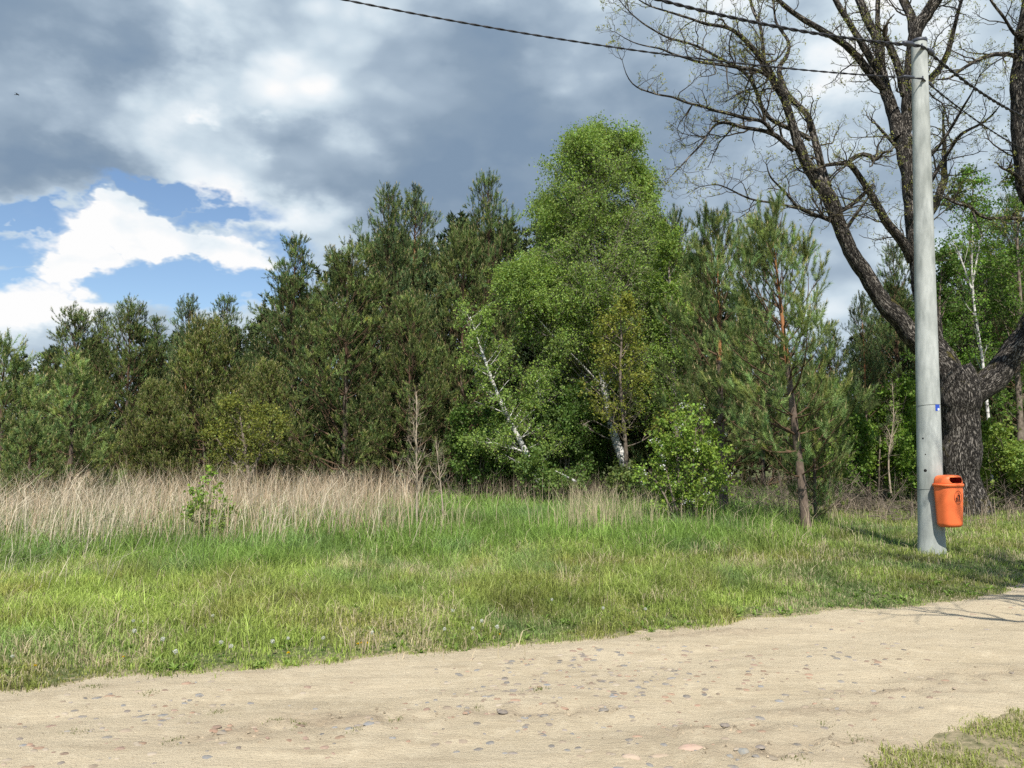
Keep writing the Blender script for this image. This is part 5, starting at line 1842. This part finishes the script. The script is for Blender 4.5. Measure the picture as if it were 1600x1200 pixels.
# ------------------------------------------------------------------ litter bin
def build_bin():
    face = math.radians(22)
    fx, fy = math.sin(face), -math.cos(face)
    zc = zof(822)
    hb, hw, hd = 0.60, 0.188, 0.145
    cx, cy = PB[0] + PD[0] * zc + fx * (0.178 + hd + 0.01), PB[1] + PD[1] * zc + fy * (0.178 + hd + 0.01)
    t = thing('litter_bin', 'orange plastic litter bin hanging on the concrete pole', 'litter bin', (cx, cy, PB[2] + zc), face)
    M_or = plain_mat('orange_plastic', (0.84, 0.17, 0.05), 0.48, 0.35, var=0.10, ns=3.5)
    M_inner_shade = plain_mat('inner_orange_shade', (0.75, 0.03, 0.02), 0.6, 0.2, var=0.05)  # inside of the orange hood, its shade painted as a deep red
    M_blk = plain_mat('black_print', (0.03, 0.01, 0.008), 0.5, 0.3)
    k_ = 96
    th = np.arange(k_) / k_ * 2 * np.pi

    def sec(a, b, n=2.7):
        c, s = np.cos(th), np.sin(th)
        nn = np.where(s > 0, 5.0, n)           # squarer at the back
        return np.sign(c) * np.abs(c) ** (2 / nn) * a, np.sign(s) * np.abs(s) ** (2 / nn) * b

    def loft(rows, mat, flip=False, hole=None):
        g = Geo()
        V = []
        for (z, a, b) in rows:
            x, y = sec(a, b)
            V.append(np.stack([x, y, np.full(k_, z)], 1))
        V = np.array(V)
        idx = np.arange(len(rows) * k_).reshape(len(rows), k_)
        q = np.stack([idx[:-1], np.roll(idx[:-1], -1, 1), np.roll(idx[1:], -1, 1), idx[1:]], -1).reshape(-1, 4)
        VV = V.reshape(-1, 3)
        if hole is not None:
            cen = VV[q].mean(axis=1)
            q = q[~hole(cen)]
        g.add(VV, q)
        return g
    rows = []
    for u in np.linspace(0, 1, 9):
        a = u * math.pi / 2
        rows.append((0.06 * (1 - math.cos(a)) if u < 1 else 0.06, (hw - 0.072) + 0.050 * math.sin(a), (hd - 0.068) + 0.048 * math.sin(a)))
    rows = [(0.0, 0.002, 0.002)] + rows
    for z in np.linspace(0.08, 0.585, 16):
        f = (z - 0.06) / 0.525
        rows.append((z, (hw - 0.022) + 0.018 * min(1, f * 1.2), (hd - 0.020) + 0.017 * min(1, f * 1.2)))
    g = loft(rows, M_or)
    me = g.mesh('bin_body', M_or, True, col=False)
    link('body', me, t)
    # back bracket
    for zz in (0.15, 0.45):
        s = Geo()
        x0, y0 = 0.06, hd - 0.02
        V = np.array([[-x0, y0, zz], [x0, y0, zz], [x0, y0 + 0.04, zz], [-x0, y0 + 0.04, zz], [-x0, y0, zz + .05], [x0, y0, zz + .05], [x0, y0 + .04, zz + .05], [-x0, y0 + .04, zz + .05]])
        s.add(V, [[0, 3, 2, 1], [4, 5, 6, 7], [0, 1, 5, 4], [1, 2, 6, 5], [2, 3, 7, 6], [3, 0, 4, 7]])
        link('bracket', s.mesh('bin_bracket', M_metal, False, col=False), t)
    # lid: rim + hood with the slot
    a0, b0 = hw + 0.012, hd + 0.012
    rim = loft([(0.580, a0 - 0.012, b0 - 0.012), (0.582, a0, b0), (0.615, a0, b0), (0.622, a0 - 0.004, b0 - 0.004), (0.624, a0 - 0.018, b0 - 0.018)], M_or)
    lid_top = []
    for u in np.linspace(0, 1, 26):
        a = u * math.pi / 2
        lid_top.append((0.622 + 0.125 * math.sin(a) ** 0.85, (a0 - 0.016) * (math.cos(a) ** 0.34 if u < 1 else 0.003), (b0 - 0.016) * (math.cos(a) ** 0.30 if u < 1 else 0.003)))

    def slot(c):
        x, z = c[:, 0], c[:, 2]
        hx, hz_ = 0.086, 0.041
        dx = np.maximum(np.abs(x - 0.0) - hx, 0)
        return (c[:, 1] < -0.02) & (np.hypot(dx, z - 0.678) < hz_)
    hood = loft(lid_top, M_or, hole=slot)
    hm = hood.mesh('bin_hood', [M_or, M_inner_shade], True, col=False)
    o = link('lid', hm, t)
    md = o.modifiers.new('thickness', 'SOLIDIFY')
    md.thickness = 0.006
    md.offset = -1
    md.material_offset = 1
    link('rim', rim.mesh('bin_rim', M_or, True, col=False), o)
    # pictogram, wrapped onto the front of the body
    s = Geo()
    zc2 = 0.43
    a_, b_ = hw - 0.004, hd - 0.003

    def wrap(x, z, off=0.0018):
        n = 2.7
        y = -b_ * (np.clip(1 - np.abs(x / a_) ** n, 0, 1)) ** (1 / n)
        return np.stack([x, y - off, z + zc2], 1)

    def strip(pts, w):
        P = np.array(pts, float) * 1.17
        w = w * 1.1
        # resample
        L_ = np.concatenate([[0], np.cumsum(np.linalg.norm(np.diff(P, axis=0), axis=1))])
        tt = np.linspace(0, L_[-1], max(2, int(L_[-1] / 0.006)))
        P = np.stack([np.interp(tt, L_, P[:, i]) for i in range(2)], 1)
        T = np.gradient(P, axis=0)
        T /= np.linalg.norm(T, axis=1, keepdims=True)
        Nn = np.stack([-T[:, 1], T[:, 0]], 1) * w / 2
        A, B = P + Nn, P - Nn
        V = np.vstack([wrap(A[:, 0], A[:, 1]), wrap(B[:, 0], B[:, 1])])
        m = len(P)
        s.add(V, [[i, i + 1, i + 1 + m, i + m] for i in range(m - 1)])
    t2 = np.linspace(0, 2 * np.pi, 49)
    strip(np.stack([np.cos(t2) * 0.062, np.sin(t2) * 0.078], 1), 0.005)
    # head disc
    hd_ = np.stack([0.012 + np.cos(t2) * 0.0045, 0.052 + np.sin(t2) * 0.0045], 1)
    strip(hd_, 0.009)
    strip([(0.014, 0.038), (0.018, 0.0)], 0.020)
    strip([(0.014, 0.004), (0.008, -0.025), (0.006, -0.05)], 0.009)
    strip([(0.021, 0.004), (0.024, -0.025), (0.030, -0.05)], 0.009)
    strip([(0.010, 0.034), (-0.006, 0.022), (-0.016, 0.014)], 0.007)
    strip([(0.018, 0.034), (0.032, 0.018), (0.028, 0.002)], 0.006)
    for xx in (-0.040, -0.033, -0.026, -0.019, -0.012):
        strip([(xx, -0.002), (xx * 0.92 - 0.002, -0.048)], 0.0035)
    strip([(-0.043, -0.002), (-0.009, -0.002)], 0.004)
    strip([(-0.039, -0.048), (-0.013, -0.048)], 0.004)
    strip([(-0.020, 0.010), (-0.028, 0.006)], 0.006)
    link('pictogram', s.mesh('bin_pictogram', M_blk, False, col=False), t)


build_bin()


# ------------------------------------------------------------------ dandelions
def dandelion_meshes():
    rng = np.random.RandomState(9)
    out = {}
    M_puff = foliage_mat('seed_head', 0.5, 0.0)
    for kind in ('seed', 'bloom'):
        s, h, lfm = Geo(), Geo(), Geo()
        H = 0.20 if kind == 'seed' else 0.09
        P = np.array([[0, 0, 0], [0.006, 0, H * .5], [0.004, 0.004, H]])
        tubes(s, P, [0.003, 0.0025, 0.0025], 5, (0.22, 0.20, 0.08))
        if kind == 'seed':
            n = 260
            d = nrm(rng.normal(0, 1, (n, 3)))
            c = P[-1] + np.array([0, 0, 0.01])
            for r_, sz in ((0.021, 0.012),):
                leaves(h, c + d * r_, sz, np.full((n, 3), 0.75) * rng.uniform(.8, 1.05, (n, 1)), rng, 0.9)
            V = c + nrm(rng.normal(0, 1, (30, 3))) * 0.004
            leaves(h, V, 0.006, np.full((30, 3), 0.2), rng)
        else:
            n = 70
            a = rng.uniform(0, 6.28, n)
            el = rng.uniform(0.1, 1.4, n)
            dd = np.stack([np.cos(a) * np.cos(el), np.sin(a) * np.cos(el), np.sin(el)], 1)
            c = P[-1]
            sv = nrm(np.cross(dd, rng.normal(0, 1, dd.shape)))
            V = np.stack([c - sv * 0.003 + 0 * dd, c + dd * 0.024 - sv * 0.004, c + dd * 0.024 + sv * 0.004, c + sv * 0.003 + 0 * dd], 1)
            h.add(V.reshape(-1, 3), np.arange(n * 4).reshape(n, 4), None, np.repeat(np.array([[0.85, 0.60, 0.02]]) * rng.uniform(.85, 1.05, (n, 1)), 4, axis=0))
        m = 9
        az = np.arange(m) / m * 6.28 + rng.normal(0, .2, m)
        L_ = rng.uniform(0.06, 0.11, m)[:, None]
        a = np.stack([np.cos(az) * .85, np.sin(az) * .85, np.full(m, .35)], 1)
        sv = np.stack([-np.sin(az), np.cos(az), 0 * az], 1) * 0.012
        pos = np.zeros((m, 3))
        V = np.stack([pos, pos + a * L_ * .6 + sv, pos + a * L_ + np.array([0, 0, -.015]), pos + a * L_ * .6 - sv], 1)
        lfm.add(V.reshape(-1, 3), np.arange(m * 4).reshape(m, 4), None, np.repeat(vary((0.09, 0.17, 0.03), m, rng), 4, axis=0))
        out[kind] = (s.mesh('dandelion_stem', M_leaf), h.mesh('dandelion_head', M_puff), lfm.mesh('dandelion_leaf', M_leaf), H)
    return out


DM = dandelion_meshes()
DAND = [  # px, py of the head, kind, label
    (205, 949, 'seed', 'white dandelion clock, topmost of the loose bunch on the left verge'),
    (209, 970, 'seed', 'white dandelion clock, left of a close pair in the left bunch'),
    (221, 971, 'seed', 'white dandelion clock, right of a close pair in the left bunch'),
    (209, 990, 'seed', 'white dandelion clock just below the close pair on the left verge'),
    (254, 1002, 'seed', 'faded dandelion clock low in the grass between the two left bunches'),
    (333, 962, 'seed', 'large white dandelion clock on a tall stem in the middle of the left verge'),
    (273, 1025, 'seed', 'dandelion clock close to the road edge above a leafy weed'),
    (20, 1028, 'seed', 'white dandelion clock nearest the left edge beside the road'),
    (346, 1006, 'seed', 'ragged dandelion clock below the large one'),
    (361, 1013, 'seed', 'dandelion clock right of the ragged one, close to the road'),
    (425, 1005, 'seed', 'plump dandelion clock above the small yellow flower'),
    (450, 1000, 'seed', 'dandelion clock right of the plump one'),
    (505, 999, 'seed', 'dandelion clock between the small yellow flower and the yellow trio'),
    (581, 991, 'seed', 'dandelion clock directly above the trio of yellow flowers'),
    (694, 985, 'seed', 'dandelion clock halfway between the yellow trio and the single bright flower'),
    (708, 957, 'seed', 'highest dandelion clock right of the yellow trio'),
    (738, 984, 'seed', 'dandelion clock a step left of the single bright yellow flower'),
    (752, 973, 'seed', 'dandelion clock up and left of the single bright yellow flower'),
    (776, 983, 'seed', 'dandelion clock just above the single bright yellow flower'),
    (1009, 954, 'seed', 'round dandelion clock right of the middle of the verge'),
    (942, 953, 'seed', 'small dandelion clock on a tall stem left of the round one'),
    (862, 939, 'seed', 'dandelion clock high in the grass in the middle of the verge'),
    (560, 1008, 'bloom', 'leftmost yellow flower of the trio beside the road'),
    (566, 1007, 'bloom', 'middle yellow flower of the trio beside the road'),
    (573, 1009, 'bloom', 'rightmost yellow flower of the trio beside the road'),
    (781, 993, 'bloom', 'single bright yellow dandelion flower at the road edge'),
    (450, 1023, 'bloom', 'small yellow dandelion flower left of the trio'),
    (55, 1042, 'bloom', 'yellow dandelion flower near the left edge beside the road'),
    (193, 1028, 'bloom', 'yellow dandelion flower at the road edge under the left bunch'),
]


def build_dandelions():
    rng = np.random.RandomState(12)
    for (px, py, kd, lab) in DAND:
        s, h, l, H = DM[kd]
        sc = rng.uniform(0.42, 0.6)
        g0 = ground(px, py, H * sc + 0.06)
        z = float(hz(np.array(g0[0]), np.array(g0[1])))
        g0 = ground(px, py, H * sc + z)
        z = float(hz(np.array(g0[0]), np.array(g0[1])))
        t = thing('dandelion', lab, 'dandelion', (g0[0], g0[1], z), rng.uniform(0, 6.28), 'dandelion clocks in the verge' if kd == 'seed' else 'yellow dandelions by the road', sc)
        link('stem', s, t)
        link('seed_head' if kd == 'seed' else 'flower_head', h, t)
        link('leaf_rosette', l, t)


build_dandelions()


# ------------------------------------------------------------------ stones, log, brushwood, bird
def stone(px, py, rx, ry, h, col, label):
    rng = np.random.RandomState(int(px))
    c = ground(px, py)
    z = float(road_z(np.array(c[0]), np.array(c[1])))
    g = Geo()
    n, k_ = 7, 20
    V = []
    th = np.arange(k_) / k_ * 2 * np.pi
    wob = 1 + 0.10 * np.sin(th * 2 + rng.rand() * 6) + 0.06 * np.sin(th * 3 + rng.rand() * 6)
    for i in range(n):
        a = i / (n - 1) * math.pi / 2
        rr = math.cos(a) ** 0.7 if i < n - 1 else 0.001
        V.append(np.stack([rx * rr * wob * np.cos(th), ry * rr * wob * np.sin(th), np.full(k_, -0.02 + (h + 0.02) * math.sin(a)) + 0.004 * rng.rand(k_)], 1))
    idx = np.arange(n * k_).reshape(n, k_)
    q = np.stack([idx[:-1], np.roll(idx[:-1], -1, 1), np.roll(idx[1:], -1, 1), idx[1:]], -1).reshape(-1, 4)
    g.add(np.concatenate(V), q, None, col)
    o = link('stone', g.mesh('stone', M_stone, True))
    o.location = (c[0], c[1], z)
    o.rotation_euler = (0, 0, rng.uniform(-.3, .3))
    tag(o, label, 'stone', 'field stones in the near edge of the road')


stone(1080, 1181, 0.075, 0.05, 0.012, (0.44, 0.31, 0.24), 'pinkish flat field stone, largest at the bottom of the road')
stone(1033, 1189, 0.08, 0.045, 0.009, (0.42, 0.33, 0.24), 'tan flat stone left of the pinkish one')
stone(1137, 1186, 0.045, 0.03, 0.012, (0.22, 0.22, 0.205), 'grey mottled stone, left of the grey pair at the bottom')
stone(1162, 1180, 0.04, 0.028, 0.012, (0.24, 0.24, 0.22), 'grey mottled stone, right of the grey pair at the bottom')
stone(985, 1193, 0.05, 0.03, 0.008, (0.42, 0.33, 0.25), 'small tan stone at the bottom edge, leftmost of the row')


def build_misc():
    rng = np.random.RandomState(31)
    # fallen birch log
    a, b = at(868, 736, 22.6), at(900, 752, 22.0)
    g = Geo()
    P = np.stack([a + (b - a) * u for u in np.linspace(0, 1, 6)])
    P[:, 2] += rng.normal(0, .01, 6)
    tubes(g, P - a, np.linspace(0.02, 0.032, 6), 10, cap=True)
    o = link('fallen_branch', g.mesh('fallen_branch', M_birch, True, bark=True, col=False))
    o.location = tuple(a)
    tag(o, 'short white broken birch branch lying on the weeds below the birches', 'branch')
    # brushwood under the pine and beside the oak
    g = Geo()
    st, dr, ln = [], [], []
    for (px, py, sx, sy, n, L0) in ((1340, 800, 2.0, 1.0, 300, 1.1), (1400, 815, .8, .5, 60, 0.7), (1120, 790, 2.2, 1.5, 160, 1.0), (880, 765, 3.0, 1.0, 160, 1.2), (1590, 800, 1.2, 1.2, 120, 1.2), (600, 762, 3, 1.0, 200, 1.2), (1250, 775, 2.0, 1.0, 200, 1.2)):
        c = ground(px, py, 0.1)
        c[1] = min(c[1], 25)
        c[0] = (px - 800) / F * c[1]
        for _ in range(n):
            x, y = c[0] + rng.normal(0, sx * .6), c[1] + rng.normal(0, sy * .6)
            st.append([x, y, float(hz(np.array(x), np.array(y))) + rng.uniform(0, .15)])
            az = rng.uniform(0, 6.28)
            el = abs(rng.normal(0.35, .5))
            dr.append([math.cos(az) * math.cos(el), math.sin(az) * math.cos(el), math.sin(el)])
            ln.append(L0 * rng.uniform(.4, 1.1))
    st, dr, ln = map(np.array, (st, dr, ln))
    P, r = spawn(st, dr, ln, rng.uniform(.004, .014, len(st)), 7, .22, -.12, rng)
    tubes(g, P, r, 4)
    s2, d2, L2, r2, _ = children(P, r, ln, 4, .2, 1, 45, .4, .6, rng)
    P2, rr2 = spawn(s2, d2, L2, np.maximum(r2, .003), 4, .25, 0, rng)
    tubes(g, P2, rr2, 3)
    tag(link('brushwood', g.mesh('brushwood', M_bush, False, bark=True, col=False)), 'tangle of dead fallen twigs on the ground under the trees', 'brushwood', kind='stuff')
    # swallow
    g = Geo()
    c = at(27, 148, 30)
    tubes(g, np.array([[-.08, 0, 0], [-.05, 0, .004], [0, 0, .008], [.05, 0, .006], [.075, 0, .004]]), [.003, .014, .02, .013, .003], 8)
    o = thing('bird', 'tiny dark bird flying high in the clouds at the left', 'bird', c)
    M_bird = plain_mat('bird_feathers', (0.02, 0.02, 0.025), 0.8)
    link('body', g.mesh('bird_body', M_bird, True, col=False), o)
    for sg in (-1, 1):
        w = Geo()
        pts = [(.035, 0, .01), (.03, .07 * sg, .035), (-.03, .14 * sg, .02), (-.01, .06 * sg, .03), (-.03, 0, .01)]
        V = np.array(pts + [(p[0], p[1], p[2] - .004) for p in pts])
        w.add(V, [[0, 1, 6, 5], [1, 2, 7, 6], [2, 3, 8, 7], [3, 4, 9, 8], [4, 0, 5, 9], [0, 1, 3, 4], [5, 9, 8, 6]], [[1, 2, 3], [6, 8, 7]])
        link('wing', w.mesh('bird_wing', M_bird, False, col=False), o)
    tl = Geo()
    tl.add(np.array([[-.06, -.01, .004], [-.12, -.03, .004], [-.10, 0, .004], [-.12, .03, .004], [-.06, .01, .004]] + [[-.06, -.01, 0], [-.12, -.03, 0], [-.10, 0, 0], [-.12, .03, 0], [-.06, .01, 0]]),
           [[0, 1, 2, 4], [5, 9, 7, 6]], [[2, 3, 4], [7, 9, 8]])
    link('tail', tl.mesh('bird_tail', M_bird, False, col=False), o)


build_misc()
print('verts', sum(len(m.vertices) for m in bpy.data.meshes))
